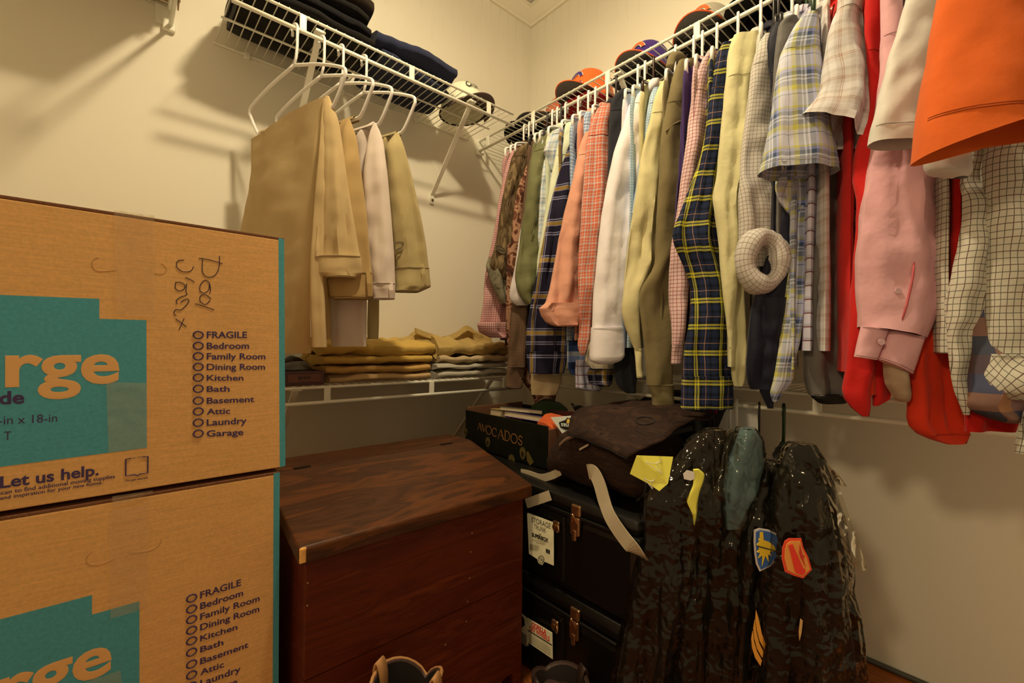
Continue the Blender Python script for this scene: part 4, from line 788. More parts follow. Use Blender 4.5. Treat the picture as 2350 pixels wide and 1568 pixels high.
# ------------------------------------------------------------------ caps
def cap(label, loc, rz, crown_m, brim_m, under_m, edge_m=None, logo=None, size=1.0, tilt=(0, 0), band_m=None):
    root = thing('baseball_cap', loc, label, 'cap', 'caps on the upper shelves'); root.rotation_euler = (math.radians(tilt[0]), math.radians(tilt[1]), rz)
    rx, ry, rh = .098*size, .082*size, .115*size; N, Mv = 36, 10; vs, fs = [], []
    for i in range(Mv+1):
        a = math.pi/2*i/Mv
        for j in range(N):
            q = 2*math.pi*j/N; k = max(.0, math.cos(a))**.75
            bulge = 1-.012*max(0, math.cos(6*q))**8
            vs.append((rx*k*math.cos(q)*bulge, ry*k*math.sin(q)*bulge, .004+rh*math.sin(a)**1.05))
    for i in range(Mv):
        for j in range(N): fs.append((i*N+j, i*N+(j+1) % N, (i+1)*N+(j+1) % N, (i+1)*N+j))
    cr_ = mk('crown', vs, fs, crown_m, root, local=True)
    cr_.modifiers.new('thick', 'SOLIDIFY').thickness = .002
    MB().tube([(0, 0, rh+.002), (0, 0, rh+.009)], [.008*size, .005*size], 12).build('button', edge_m or crown_m, root, smooth=True, local=True)
    m = MB(); [m.tube([(rx*1.003*math.cos(q), ry*1.003*math.sin(q), .006) for q in np.linspace(0, 6.283, 37)[:-1]], .0035, 6, closed=True)]; m.build('sweatband', band_m or under_m, root, smooth=True, local=True)
    # brim: curved sheet with an upper and an under face
    A, B = 22, 7; top = []
    for i in range(B+1):
        s = i/B
        for j in range(A+1):
            q = math.radians(-78+156*j/A); c = math.cos(q*.98)
            ext = .073*size*max(0, math.cos(q*1.13))**.55
            x = rx*math.cos(q)*1.0+s*ext; y = ry*math.sin(q)*(1+.06*s)
            z = .004+.010*s - (y/ry)**2*.020*s*size - .012*s*s
            top.append(Vector((x, y, z+.010)))
    fsq = [(i*(A+1)+j, i*(A+1)+j+1, (i+1)*(A+1)+j+1, (i+1)*(A+1)+j) for i in range(B) for j in range(A)]
    br = mk('brim', [v+Vector((0, 0, .002)) for v in top], fsq, brim_m, root, local=True)
    ub = mk('brim_lining', [v-Vector((0, 0, .001)) for v in top], [f[::-1] for f in fsq], under_m, root, local=True)
    MB().tube([v+Vector((0, 0, .0005)) for v in top[B*(A+1):]], .0022, 6).build('brim_edge', edge_m or brim_m, root, smooth=True, local=True)
    def on(u, v, off=.002):     # u along the forehead (m), v above the brim (m) -> point on the crown front
        q = u/ry; a = math.asin(min(.98, (v)/rh)); k = math.cos(a)**.75
        return Vector(((rx*k+off)*math.cos(q), (ry*k+off)*math.sin(q), .004+rh*math.sin(a)**1.05+off*.5))
    if logo: logo(root, on)
    return root
def strokes(root, on, paths, w, mat, name='emblem', off=.003):
    for p in paths:
        q = cr_path([Vector((a, b, 0)) for a, b in p], 5)
        m = MB(); vs, fs = [], []
        for i, c in enumerate(q):
            t = (q[min(i+1, len(q)-1)]-q[max(i-1, 0)]).normalized(); s = Vector((-t.y, t.x, 0))*w
            for e in (-1, 1): vs.append(on(c.x+s.x*e, c.y+s.y*e, off))
        for i in range(len(q)-1): fs.append((2*i, 2*i+1, 2*i+3, 2*i+2))
        mk(name, vs, fs, mat, root, local=True, smooth=True)
def big_c(col, edge):
    def f(root, on):
        arc = [(.022*math.cos(q)*1.15, .050+.032*math.sin(q)) for q in np.linspace(.65, 2*math.pi-.65, 12)]
        arc = [(arc[0][0]+.003, arc[0][1]-.008)]+arc+[(arc[-1][0]+.003, arc[-1][1]+.008)]
        strokes(root, on, [arc], .0088, edge, 'letter_border', .0025); strokes(root, on, [arc], .0062, col, 'letter', .0040)
    return f
offw = solid('stitch_white', 'e8dcc4', .7); orx = cloth('cap_orange', P('df5c1e')); prp = cloth('cap_purple', P('3d2350')); gry = cloth('cap_grey', P('9a8660'))
gun = cloth('brim_grey_lining', P('6a5c48')); blkc = cloth('cap_black', '0c0b0c'); brnc = cloth('cap_brown', P('7a4a30')); rust = cloth('cap_rust', P('a8552e'))
crm = cloth('cap_cream', P('ddc88e')); brd = cloth('cap_brown_brim', P('5e4632'))
orl = solid('emblem_orange', P('d8501a'), .6); prl = solid('emblem_purple', P('3a2450'), .6); dkg = solid('emblem_dark_green', P('23281a'), .6)
DZ = ZU+.008+.0055
def crow(root, on):
    x0 = .040
    def tx(body, u0, u1, v0, v1, bold, nm):
        vs, fs = textmesh(body, bold); a = min(v.x for v in vs); b = max(v.x for v in vs); ch = capheight()
        mk(nm, [on(u0+(u1-u0)*(v.x-a)/(b-a), v0+(v1-v0)*v.y/ch, .003+.02*v.z) for v in vs], fs, dkg, root, local=True, smooth=False)
    tx('C', -.040, -.018, .070, .098, .02, 'lettering'); tx('ROW', -.017, .030, .072, .090, .02, 'lettering')
    tx('.', .033, .036, .080, .096, .02, 'lettering'); tx('FARMS', -.026, .026, .046, .056, .01, 'lettering') if False else None
cap('cream cap lettered CROW with a brown brim on the left shelf end', (1.02, 1.47, ZU+.0055), math.radians(-92), crm, brd, brd, logo=crow, band_m=solid('dark_sweatband', '15110e', .8), size=1.02)
cap('black cap nearest the corner on the right shelf', (1.385, 1.46, DZ), math.radians(200), blkc, blkc, blkc)
cap('rust brown cap behind the black cap in the corner', (1.44, 1.30, DZ+.03), math.radians(165), rust, brnc, gun)
cap('orange cap with a purple letter C and orange brim', (1.385, 1.115, DZ+.030), math.radians(183), orx, orx, gun, edge_m=orx, logo=big_c(prl, offw), tilt=(0, 0), size=1.06)
cap('purple cap with an orange letter C', (1.40, .87, DZ+.030), math.radians(186), prp, prp, gun, edge_m=orl, logo=big_c(orl, offw))
cap('grey cap with an orange letter C and orange brim edge', (1.40, .655, DZ+.030), math.radians(190), gry, gun, gun, edge_m=orl, logo=big_c(orl, offw), size=1.05)
cap('black cap at the top right beside the grey cap', (1.40, .46, DZ+.0), math.radians(165), blkc, blkc, blkc, size=1.05)
cap('second black cap further right along the right shelf', (1.40, .25, DZ), math.radians(175), blkc, blkc, blkc, size=1.05)
# folded spotted kerchiefs under the caps
def spotted(name, base, dot):
    m, nt, b = newmat(name); b.inputs['Roughness'].default_value = .9
    tc = nd(nt, 'ShaderNodeTexCoord'); vo = nd(nt, 'ShaderNodeTexVoronoi'); vo.inputs['Scale'].default_value = 42; vo.inputs['Randomness'].default_value = .15
    link(nt, tc.outputs['Object'], vo.inputs['Vector'])
    lt = nd(nt, 'ShaderNodeMath', operation='LESS_THAN'); lt.inputs[1].default_value = .13; link(nt, vo.outputs['Distance'], lt.inputs[0])
    mx = nd(nt, 'ShaderNodeMix', data_type='RGBA'); link(nt, lt.outputs[0], mx.inputs[0])
    mx.inputs[6].default_value = (*rgb(base), 1); mx.inputs[7].default_value = (*rgb(dot), 1); link(nt, mx.outputs[2], b.inputs['Base Color']); return m
redd = spotted('red_spotted_cotton', P('a01010'), P('e0c8a0')); blkd = spotted('black_spotted_cotton', '0b0a0c', 'b8b0a0')
folded('kerchief', 'red white-spotted kerchief under the orange cap', 'kerchief', (1.29, 1.02, DZ), (1.52, 1.23, DZ+.026), redd, 90, 1, 'spotted kerchiefs on the right shelf')
folded('kerchief', 'black white-spotted kerchief under the purple cap', 'kerchief', (1.29, .78, DZ), (1.52, .97, DZ+.026), blkd, 91, 1, 'spotted kerchiefs on the right shelf')
folded('kerchief', 'black white-spotted kerchief under the grey cap', 'kerchief', (1.29, .56, DZ), (1.52, .76, DZ+.026), blkd, 92, 1, 'spotted kerchiefs on the right shelf')
# torn cardboard carton on the top-left shelf
crd = solid('corrugated_brown', P('a8834e'), .85, var=.1, bump=(200, .2, .0006))
t = thing('torn_carton', (.0, 1.35, HC+.951), 'torn brown cardboard carton on the top left wire shelf', 'carton')
z0 = HC+.952; pts = [Vector((.125, 1.585, z0-.02))]
edge = [Vector((.118, 1.60-.02*i, z0+.0+(.007 if i % 2 else -.006))) for i in range(9)]
poly('torn_flap', [Vector((.118, 1.60, z0+.10))]+edge+[Vector((.118, 1.44, z0+.10))], crd, t, (1, 0, 0), .004)
MB().bbox((-.30, 1.25, z0), (.112, 1.60, z0+.12), .003).build('carton_body', crd, t)

# ------------------------------------------------------------------ moving boxes
def board(name, col, stripes=True):
    m, nt, b = newmat(name); b.inputs['Roughness'].default_value = .72; b.inputs['Specular IOR Level'].default_value = .3
    tc = nd(nt, 'ShaderNodeTexCoord'); mp = nd(nt, 'ShaderNodeMapping'); mp.inputs['Scale'].default_value = (4, 4, 90); link(nt, tc.outputs['Object'], mp.inputs[0])
    n1 = nd(nt, 'ShaderNodeTexNoise'); n1.inputs['Scale'].default_value = 5; link(nt, mp.outputs[0], n1.inputs['Vector'])
    n2 = nd(nt, 'ShaderNodeTexNoise'); n2.inputs['Scale'].default_value = 260; n2.inputs['Detail'].default_value = 5; link(nt, tc.outputs['Object'], n2.inputs['Vector'])
    ad = nd(nt, 'ShaderNodeMath', operation='ADD'); link(nt, n1.outputs[0], ad.inputs[0]); link(nt, n2.outputs[0], ad.inputs[1])
    rp = nd(nt, 'ShaderNodeValToRGB'); c = rgb(col); rp.color_ramp.elements[0].position = .35; rp.color_ramp.elements[1].position = .68
    rp.color_ramp.elements[0].color = (*[x*.84 for x in c], 1); rp.color_ramp.elements[1].color = (*[min(1, x*1.08) for x in c], 1)
    hf = nd(nt, 'ShaderNodeMath', operation='MULTIPLY'); hf.inputs[1].default_value = .5; link(nt, ad.outputs[0], hf.inputs[0]); link(nt, hf.outputs[0], rp.inputs[0])
    link(nt, rp.outputs[0], b.inputs['Base Color']); add_bump(nt, b, 30, .12, .002); return m
cardm = board('moving_box_cardboard', P('d29348'))
edgem = solid('cardboard_edge', P('6a3c1c'), .9, var=.3, vs=300)
tealm = solid('teal_box_print', P('418273'), .6, var=.10, vs=220); inkm = solid('purple_box_ink', P('38243c'), .6); penm = solid('marker_ink', P('2c2024'), .6)
def tape_mat():
    m, nt, b = newmat('clear_packing_tape'); out = nt.nodes['Material Output']
    tr = nd(nt, 'ShaderNodeBsdfTransparent'); tr.inputs[0].default_value = (.97, .95, .90, 1)
    b.inputs['Base Color'].default_value = (*P('e0b678'), 1); b.inputs['Roughness'].default_value = .13
    mx = nd(nt, 'ShaderNodeMixShader'); mx.inputs[0].default_value = .17; link(nt, tr.outputs[0], mx.inputs[1]); link(nt, b.outputs[0], mx.inputs[2]); link(nt, mx.outputs[0], out.inputs[0])
    add_bump(nt, b, 45, .7, .004, stretch=(1, 1, .35)); return m
tapem = tape_mat()
BY = .86; XR = .2205; XL = -.36
zt, zb = aY(652, 547, BY).z, aY(655, 1071, BY).z
z2t = aY(642, 1083, BY).z
def carton(name, label, x1, z0, z1, hidden=False):
    t = thing(name, ((XL+x1)/2, BY+.2, z0), label, 'box', 'stacked moving boxes'); d = .40; th = .005
    m = MB().bbox((XL, BY, z0), (x1, BY+th, z1-.004), .0015); m.build('front_panel', cardm, t)
    MB().bbox((XL, BY+d-th, z0), (x1, BY+d, z1-.004), .0015).build('back_panel', cardm, t)
    MB().bbox((x1-th, BY+th, z0), (x1, BY+d-th, z1-.004), .0015).build('side_panel', cardm, t)
    MB().bbox((XL, BY+th, z0), (XL+th, BY+d-th, z1-.004), .0015).build('side_panel', cardm, t)
    MB().bbox((XL, BY, z1-.004), (x1, BY+d*.5-.001, z1+.0005), .001).build('top_flap', edgem, t)
    MB().bbox((XL, BY+d*.5+.001, z1-.004), (x1, BY+d, z1+.0005), .001).build('top_flap', edgem, t)
    MB().bbox((XL+th, BY+th, z0), (x1-th, BY+d-th, z0+.005), .001).build('bottom_panel', cardm, t)
    return t
lowb = carton('moving_box', 'lower cardboard moving box, its top edge tilted, standing on the floor', XR-.003, 0, z2t)
upb = carton('moving_box', 'upper cardboard moving box with Dad closet written by hand', XR, zb, zt)
N_ = Vector((0, -1, 0))
def bp(px, py, o=.0003): return aY(px, py, BY)+N_*o
def printed(root, shift, first):
    s = Vector(shift)
    def q(px, py, o=.0003): return bp(px, py, o)+s
    def ln(body, p0, p1, pt, mat=inkm, bold=.02, nm='printed_lettering', height=None):
        return text(nm, body, q(*Z('H', *p0)), q(*Z('H', *p1)), q(*Z('H', *pt)), mat, root, bold, N_*.0001, height)
    # checklist
    for i, (w, x1, yb, yt) in enumerate((('FRAGILE', 1347, 846, 811), ('Bedroom', 1358, 905, 871), ('Family Room', 1447, 962, 929), ('Dining Room', 1445, 1020, 987), ('Kitchen', 1327, 1078, 1048), ('Bath', 1252, 1139, 1109), ('Basement', 1386, 1204, 1172), ('Attic', 1255, 1263, 1232), ('Laundry', 1345, 1324, 1290), ('Garage', 1327, 1384, 1351))):
        dr = {'Dining Room': -2, 'Basement': -10, 'Attic': -5, 'Laundry': -12, 'Garage': -10, 'Bath': -2, 'Kitchen': -1}.get(w, -1)
        if not first and (1420-yb) < 0: continue
        ln(w, (1127, yb), (x1, yb+dr), (1127, yt))
        c = q(*Z('H', 1081, yb-17)); MB().tube([c+Vector((.0063*math.cos(a), 0, .0056*math.sin(a))) for a in np.linspace(0, 6.283, 21)[:-1]], .0011, 5, closed=True).build('tick_circle', inkm, root, smooth=True)
    xh = max(v.y for v in textmesh('x')[0])
    ln('rge', (28, 1107), (652, 1083), (28, 950), cardm if False else big_m, .025, 'printed_word', xh)
    ln('La', (-430, 1122), (-5, 1108), (-430, 890), big_m, .025, 'printed_word')
    ln('de', (-5, 1206), (133, 1200), (-5, 1139), inkm, .03)
    ln('-in x 18-in', (-8, 1318), (312, 1302), (-8, 1272), inkm, .0)
    ln('T', (22, 1402), (62, 1400), (22, 1356), inkm, .0)
    k = lambda a, b: ((a/2.76)*2.376, (b/2.76+1000-420)*2.376)
    if first:
        ln('Let us help.', k(0, 333), k(625, 248), k(0, 262), inkm, .025)
        ln('Scan to find additional moving supplies', k(-18, 378), k(728, 268), k(-18, 352), inkm, .012)
        ln('and inspiration for your new home.', k(0, 408), k(650, 306), k(0, 385), inkm, .012)
        ln('Start Here', k(835, 147), k(903, 137), k(835, 137), inkm, .0); ln('To get started.', k(796, 292), k(941, 270), k(796, 281), inkm, .012)
        m = MB(); fr = [q(*Z('J', a, b)) for a, b in ((830, 143), (797, 148), (797, 255), (850, 247), (872, 253), (885, 243), (936, 236), (936, 131), (905, 134))]
        m.tube(fr, .0009, 5); m.build('printed_frame', inkm, root)
big_m = solid('bare_board_lettering', P('d29348'), .7)
def flat(name, pts, mat, root, off, th=.0001): return poly(name, [p+N_*off for p in pts], mat, root, N_, th)
zz = lambda px, py: bp(px, py, 0)
def ext(p, x): return Vector((x, p.y, p.z))
flat('teal_panel', [ext(zz(0, 676), -.30), zz(0, 677), zz(228, 686), zz(228, 732), zz(336, 735), zz(337, 1028), zz(0, 1072), ext(zz(0, 1072), -.30)], tealm, upb, .0001)
flat('teal_edge_stripe', [zz(639, 546), zz(652, 549), zz(655, 1069), zz(642, 1073)], tealm, upb, .0001)
sh = bp(459, 1375)-bp(474, 777)
sh = Vector((sh.x, 0, sh.z))
flat('teal_panel', [ext(zz(0, 1422), -.30), zz(0, 1422), zz(211, 1366), zz(211, 1411), zz(320, 1380), zz(320, 1672), zz(0, 1752), ext(zz(0, 1752), -.30)], tealm, lowb, .0001)
flat('teal_edge_stripe', [zz(628, 1087), zz(642, 1084), zz(638.5, 1690), zz(625, 1690)], tealm, lowb, .0001)
printed(upb, (0, 0, 0), True); printed(lowb, sh, False)
# handwriting, read from top to bottom
def pen(pts, closed=False): 
    m = MB(); m.tube(cr_path([bp(*Z('H', a, b), o=.0002) for a, b in pts], 5), .0006, 5); m.build('handwriting', penm, upb, smooth=True)
for s in ([(1197, 398), (1196, 440), (1188, 480), (1165, 508), (1128, 512), (1106, 490), (1102, 455), (1105, 412)], [(1085, 410), (1140, 418), (1213, 440)],
          [(1145, 548), (1120, 530), (1095, 552), (1090, 585), (1112, 600), (1138, 582), (1142, 548), (1148, 585), (1142, 604)], [(1150, 632), (1122, 610), (1094, 616), (1092, 645), (1120, 662), (1146, 640)], [(1064, 658), (1100, 668), (1168, 692)],
          [(1003, 420), (972, 424), (962, 445), (972, 468), (1000, 484), (1040, 480), (1056, 455)], [(1010, 514), (1035, 525), (1062, 541)],
          [(958, 541), (956, 572), (975, 588), (1002, 580), (1008, 558), (985, 542), (958, 541)], [(1018, 548), (1014, 590), (1018, 610), (985, 622), (962, 640), (966, 660)], [(985, 650), (1020, 632), (1028, 650), (990, 690), (958, 690), (948, 712), (962, 722)],
          [(958, 742), (985, 760), (1016, 784)], [(1004, 738), (990, 770), (976, 802)]):
    pen(s)
# hand holes scored in the board, and packing tape
def score(root, s, arcs):
    for a in arcs:
        MB().tube(cr_path([bp(*Z(*p), o=.0) for p in a], 5), .0005, 5).build('scored_hand_hole', solid('score_line', P('b07a3c'), .9), root, smooth=True)
score(upb, 0, [[('H', 540, 405), ('H', 505, 425), ('H', 510, 465), ('H', 550, 482), ('H', 640, 475)], [('H', 840, 492), ('H', 890, 495), ('H', 908, 465), ('H', 880, 437)]])
score(lowb, 0, [[('J', 585, 732), ('J', 550, 770), ('J', 560, 812), ('J', 640, 815), ('J', 730, 775)], [('J', 820, 742), ('J', 940, 730), ('J', 1010, 690), ('J', 1018, 655)]])
def tape(root, pts, n=22, seed=0, nm='packing_tape'):
    a, b, c, d = [bp(*Z(*p), o=.0012) for p in pts]; vs, fs, k = [], [], 8
    for i in range(n+1):
        for j in range(k+1):
            u, v = j/k, i/n; p = (a*(1-u)+b*u)*(1-v)+(d*(1-u)+c*u)*v
            w = noise.noise(Vector((u*5+seed, v*9, seed)))*.0012+noise.noise(Vector((u*16, v*4+seed, 3)))*.0008
            vs.append(p+N_*(max(-.0008, w)))
    for i in range(n):
        for j in range(k): fs.append((i*(k+1)+j, i*(k+1)+j+1, (i+1)*(k+1)+j+1, (i+1)*(k+1)+j))
    return mk(nm, vs, fs, tapem, root)
tape(upb, [('H', 622, 148), ('H', 842, 178), ('H', 846, 735), ('H', 628, 715)], seed=1)
tape(upb, [('H', 580, 1085), ('H', 800, 1092), ('H', 800, 1444), ('H', 592, 1470)], seed=2)
tape(lowb, [('J', 690, 475), ('J', 935, 440), ('J', 935, 1090), ('J', 700, 1160)], seed=3)
tape(lowb, [('J', 540, 1560), ('J', 764, 1484), ('J', 770, 1568), ('J', 560, 1600)], seed=4, n=8)
c0, c1 = bp(*Z('H', 622, 146)), bp(*Z('H', 845, 176))
vs = []; fs = []
for i in range(9):
    for j in range(13):
        v, u = i/8, j/12; p = c0*(1-u)+c1*u; p = Vector((p.x, BY+v*.16-.001, zt+.0018+.003*noise.noise(Vector((u*7, v*9, 4)))))
        vs.append(p)
for i in range(8):
    for j in range(12): fs.append((i*13+j, i*13+j+1, (i+1)*13+j+1, (i+1)*13+j))
mk('packing_tape', vs, fs, tapem, upb)
tape(upb, [('J', 710, 385), ('J', 968, 345), ('J', 968, 360), ('J', 718, 455)], seed=5, n=5)

# ------------------------------------------------------------------ wooden chest
woodf = blotch('chest_front_stain', ('4a1c0e', '622814', '521f0f', '70341a'), 3, .8, .42, (1.6, 8, 11), bump=(60, .25, .001, 'Object', 3, (1, 1, 6)))
woodt = blotch('chest_lid_stain', ('301b10', '4a2b18', '3a2213', '5c3418', '3f2616'), 3, 1.0, .40, (1.5, 7, 7), bump=(70, .3, .001, 'Object', 3, (1, 6, 6)))
woodd = blotch('chest_edge_wear', (P('4a2a14', .8), P('a8652c', .8), P('5c3418', .8)), 14, 1, .4, (1, 6, 6))
darkwood = solid('chest_inside', '120703', .8)
t = thing('wooden_chest', (.495, .97, 0), 'dark stained wooden chest with a sloping lid beside the moving boxes', 'chest')
FX0, FX1, FYf, FYb = .246, .751, .800, 1.128
zs1 = aY(1190, 1337, FYf).z; zs0 = .492
# front boards, the lowest with a shaped bracket foot
MB().bbox((FX0, FYf, zs1+.0006), (FX1, FYf+.018, zs0), .0015).build('plank', woodf, t)
prof = [(FX0, 0.0), (FX0+.022, 0.0), (FX0+.024, .035), (FX0+.030, .055), (FX0+.045, .057), (FX0+.075, .048), (FX0+.11, .038), (FX0+.16, .029), (FX0+.21, .026)]
prof += [(FX1-a+FX0, b_) for a, b_ in prof[::-1]]
pts = [(a, b_) for a, b_ in prof if not (b_ == 0 and abs(a-FX0) > .03 and abs(a-FX1) > .03)]; q = len(pts); zt2 = zs1-.0006
vs = []
for a, b_ in pts: vs += [(a, FYf, b_), (a, FYf, zt2), (a, FYf+.018, zt2), (a, FYf+.018, b_)]
fs = [(0, 1, 2, 3), tuple((q-1)*4+c for c in (3, 2, 1, 0))]
for i in range(q-1):
    for c in range(4): fs.append((i*4+c, (i+1)*4+c, (i+1)*4+(c+1) % 4, i*4+(c+1) % 4))
mk('plank', vs, fs, woodf, t, smooth=False)
def side(x0, x1):
    vs = [(x0, FYf+.018, 0), (x0, FYb, 0), (x0, FYb, .543), (x0, 1.03, .543), (x0, FYf+.018, .478)]
    vs += [(x1, v[1], v[2]) for v in vs]; fs = [(0, 1, 2, 3, 4), (9, 8, 7, 6, 5)]+[(i, 5+i, 5+(i+1) % 5, (i+1) % 5) for i in range(5)]
    mk('side_panel', vs, fs, woodf, t, smooth=False)
side(FX0, FX0+.018); side(FX1-.018, FX1)
MB().bbox((FX0+.018, FYb-.018, 0), (FX1-.018, FYb, .543), .001).build('back_panel', woodf, t)
MB().bbox((FX0+.018, FYf+.018, .08), (FX1-.018, FYb-.018, .095), .001).build('bottom_panel', darkwood, t)
LX0, LX1 = .230, .762
vs = []; prof = [(.780, .476), (.780, .503), (.784, .506), (1.034, .571), (1.034, .544), (.790, .476)]
for x in (LX0, LX1): vs += [(x, y, z) for y, z in prof]
lid = mk('lid', vs, [(0, 1, 2, 3, 4, 5), (11, 10, 9, 8, 7, 6)]+[(i, 6+i, 6+(i+1) % 6, (i+1) % 6) for i in range(6)], woodt, t, smooth=False)
mo = lid.modifiers.new('round', 'BEVEL'); mo.width = .003; mo.segments = 2
MB().bbox((LX0, .7795, .478), (LX0+.012, .79, .505), .003).build('worn_corner', solid('worn_pine', P('a8702c', .8), .6, var=.3, vs=80), lid)
MB().bbox((LX0, 1.0355, .545), (LX1, 1.144, .571), .0025).build('back_strip', woodt, t)
for x in (LX0+.06, LX1-.10): MB().bbox((x, 1.030, .5705), (x+.035, 1.040, .5722), .0005).build('hinge', solid('iron_hinge', '1a100a', .5, .6), t)
nail = solid('nail_head', P('b09058'), .4, .5)
for px, py in ((1083, 1224), (1080, 1267), (1078, 1327), (1073, 1381), (1070, 1427), (706, 1338), (705, 1390), (1022, 1480)):
    c = aY(px, py, FYf); MB().tube([c+N_*-.001, c+N_*.0008], .0014, 8).build('nail', nail, t)

# ------------------------------------------------------------------ black storage trunks
tb = solid('black_trunk_plastic', '0a0908', .38, bump=(350, .25, .0006)); chrome = solid('brass_latch', P('8a6238', .6), .28, .95); paper = solid('aged_label_paper', P('b09a66', .55), .7, var=.12, vs=40)
inkb = solid('label_ink', '14110c', .7); inkr = solid('label_red_ink', P('a02a18', .6), .7)
TX0, TX1, TY0, TY1 = .81, 1.175, .516, 1.30
def trunk(label, z0, z1, rim, name='storage_trunk'):
    t = thing(name, ((TX0+TX1)/2, (TY0+TY1)/2, z0), label, 'trunk', 'stacked black trunks')
    MB().bbox((TX0, TY0, z0), (TX1, TY1, rim-.003), .018).build('body', tb, t, smooth=False)
    lid = MB().bbox((TX0-.004, TY0-.004, rim), (TX1+.004, TY1+.004, z1), .022).build('lid', tb, t); autosmooth(lid)
    MB().bbox((TX0-.007, TY0-.007, rim-.006), (TX1+.007, TY1+.007, rim+.004), .003).build('rim', tb, t)
    for y in (.724, 1.09):                       # moulded ribs on the front
        MB().bbox((TX0-.006, y-.012, z0+.02), (TX0+.004, y+.0, rim-.01), .004).build('rib', tb, t)
    for y in (.676, 1.14):
        la = MB().bbox((TX0-.013, y-.013, rim-.040), (TX0-.004, y+.013, rim+.002), .003).build('latch', chrome, t)
        MB().tube(cr_path([(TX0-.012, y-.008, rim-.012), (TX0-.021, y, rim+.012), (TX0-.012, y+.008, rim-.012)], 5), .0022, 8).build('latch_loop', chrome, la, smooth=True)
        MB().bbox((TX0-.010, y-.014, rim+.004), (TX0-.002, y+.014, rim+.030), .004).build('latch_plate', chrome, la)
        MB().bbox((TX0-.016, y-.006, rim-.052), (TX0-.009, y+.006, rim-.026), .003).build('latch_tab', chrome, la)
    hh = MB().bbox((TX0-.010, .727, rim-.052), (TX0-.003, .748, rim-.026), .004).build('handle_mount', chrome, t)
    MB().tube([(TX0-.011, .738, rim-.039), (TX0-.015, .738, rim-.039)], .006, 12).build('rivet', brass, hh)
    MB().tube(cr_path([(TX0-.008, .735, rim-.03), (TX0-.018, .722, rim-.030), (TX0-.020, .718, rim-.042), (TX0-.010, .733, rim-.05)], 4), .0018, 6).build('handle_ring', chrome, hh, smooth=True)
    return t
low = trunk('lower black trunk with a red-lettered label, on the floor', 0, .255, .206)
upt = trunk('upper black trunk with a parchment label, holding the bag', .257, .485, .445)
NX = Vector((-1, 0, 0))
def lx(px, py, o=.008): return aX(px, py, TX0)+NX*o
def lt(root, body, p0, p1, pt, mat, bold=.01, o=.0095, nm='label_lettering'):
    tag_ = 'L2'; f = lambda p: lx(1160+p[0]/3.2125, 1080+p[1]/3.2125, o)
    return text(nm, body, f(p0), f(p1), f(pt), mat, root, bold)
f = lambda a, b, o=.008: lx(1160+a/3.2125, 1080+b/3.2125, o)
MB().bbox((TX0-.0075, .742, .315), (TX0+.002, .842, .44), .001)
lab = poly('paper_label', [f(178, 312), f(184, 306), f(368, 376), f(374, 388), f(374, 693), f(306, 664), f(290, 690), f(262, 676), f(252, 645), f(192, 606)], paper, upt, NX, .0012)
lt(lab, 'STORAGE', (212, 372), (352, 424), (212, 336), inkb, -.0, nm='label_lettering'); lt(lab, 'TRUNK', (230, 420), (318, 455), (230, 388), inkb, .0)
lt(lab, 'by', (268, 466), (284, 472), (268, 455), inkb, .02); lt(lab, 'SUPERBOX', (214, 478), (336, 524), (214, 452), inkb, .05)
for i, (x0, x1, y) in enumerate(((220, 320, 502), (245, 312, 522), (198, 268, 536), (198, 262, 548), (198, 266, 560), (198, 250, 570))):
    sl = 75/185; p = [f(x0, y-(0), .0095), f(x1, y+(x1-x0)*sl*.55, .0095)]; MB().tube(p, .00035, 4).build('small_print', inkb, lab)
MB().tube([f(283+22*math.cos(a), 648+26*math.sin(a), .0097) for a in np.linspace(0, 6.283, 17)[:-1]], .0007, 5, closed=True).build('maker_roundel', inkb, lab)
lt(lab, 'SB', (268, 655), (300, 668), (268, 634), inkb, .0)
for i in range(7): MB().box(f(318+i*4.5, 567+i*2, .0093), f(320.5+i*4.5, 598+i*2, .0099)).build('bar_print', inkb, lab)
m = poly('paper_label', [f(182, 1078), f(356, 1182), f(364, 1190), f(367, 1380), f(186, 1258)], paper, low, NX, .0012)
lt(m, 'GORILLA', (214, 1142), (322, 1200), (214, 1108), inkr, .05); lt(m, 'ON WHEELS', (196, 1164), (346, 1252), (196, 1132), inkr, .04)
MB().ribbon([f(184, 1166, .0096), f(362, 1276, .0096)], Vector((0, 0, .0012)), .0003).build('black_rule', inkb, m)
for i in range(4): MB().tube([f(194, 1200+i*16, .0095), f(352, 1298+i*17, .0095)], .0004, 4).build('small_print', inkb, m)
m2 = poly('paper_label', [f(135, 1045), f(178, 1080), f(186, 1284), f(120, 1245), f(128, 1160), f(162, 1130), f(158, 1090)], paper, low, NX, .0012)
MB().bbox(f(132, 1258, .0092), f(176, 1205, .0098), .0001).build('grey_print', solid('grey_print', P('6a6048', .6), .7), m2)

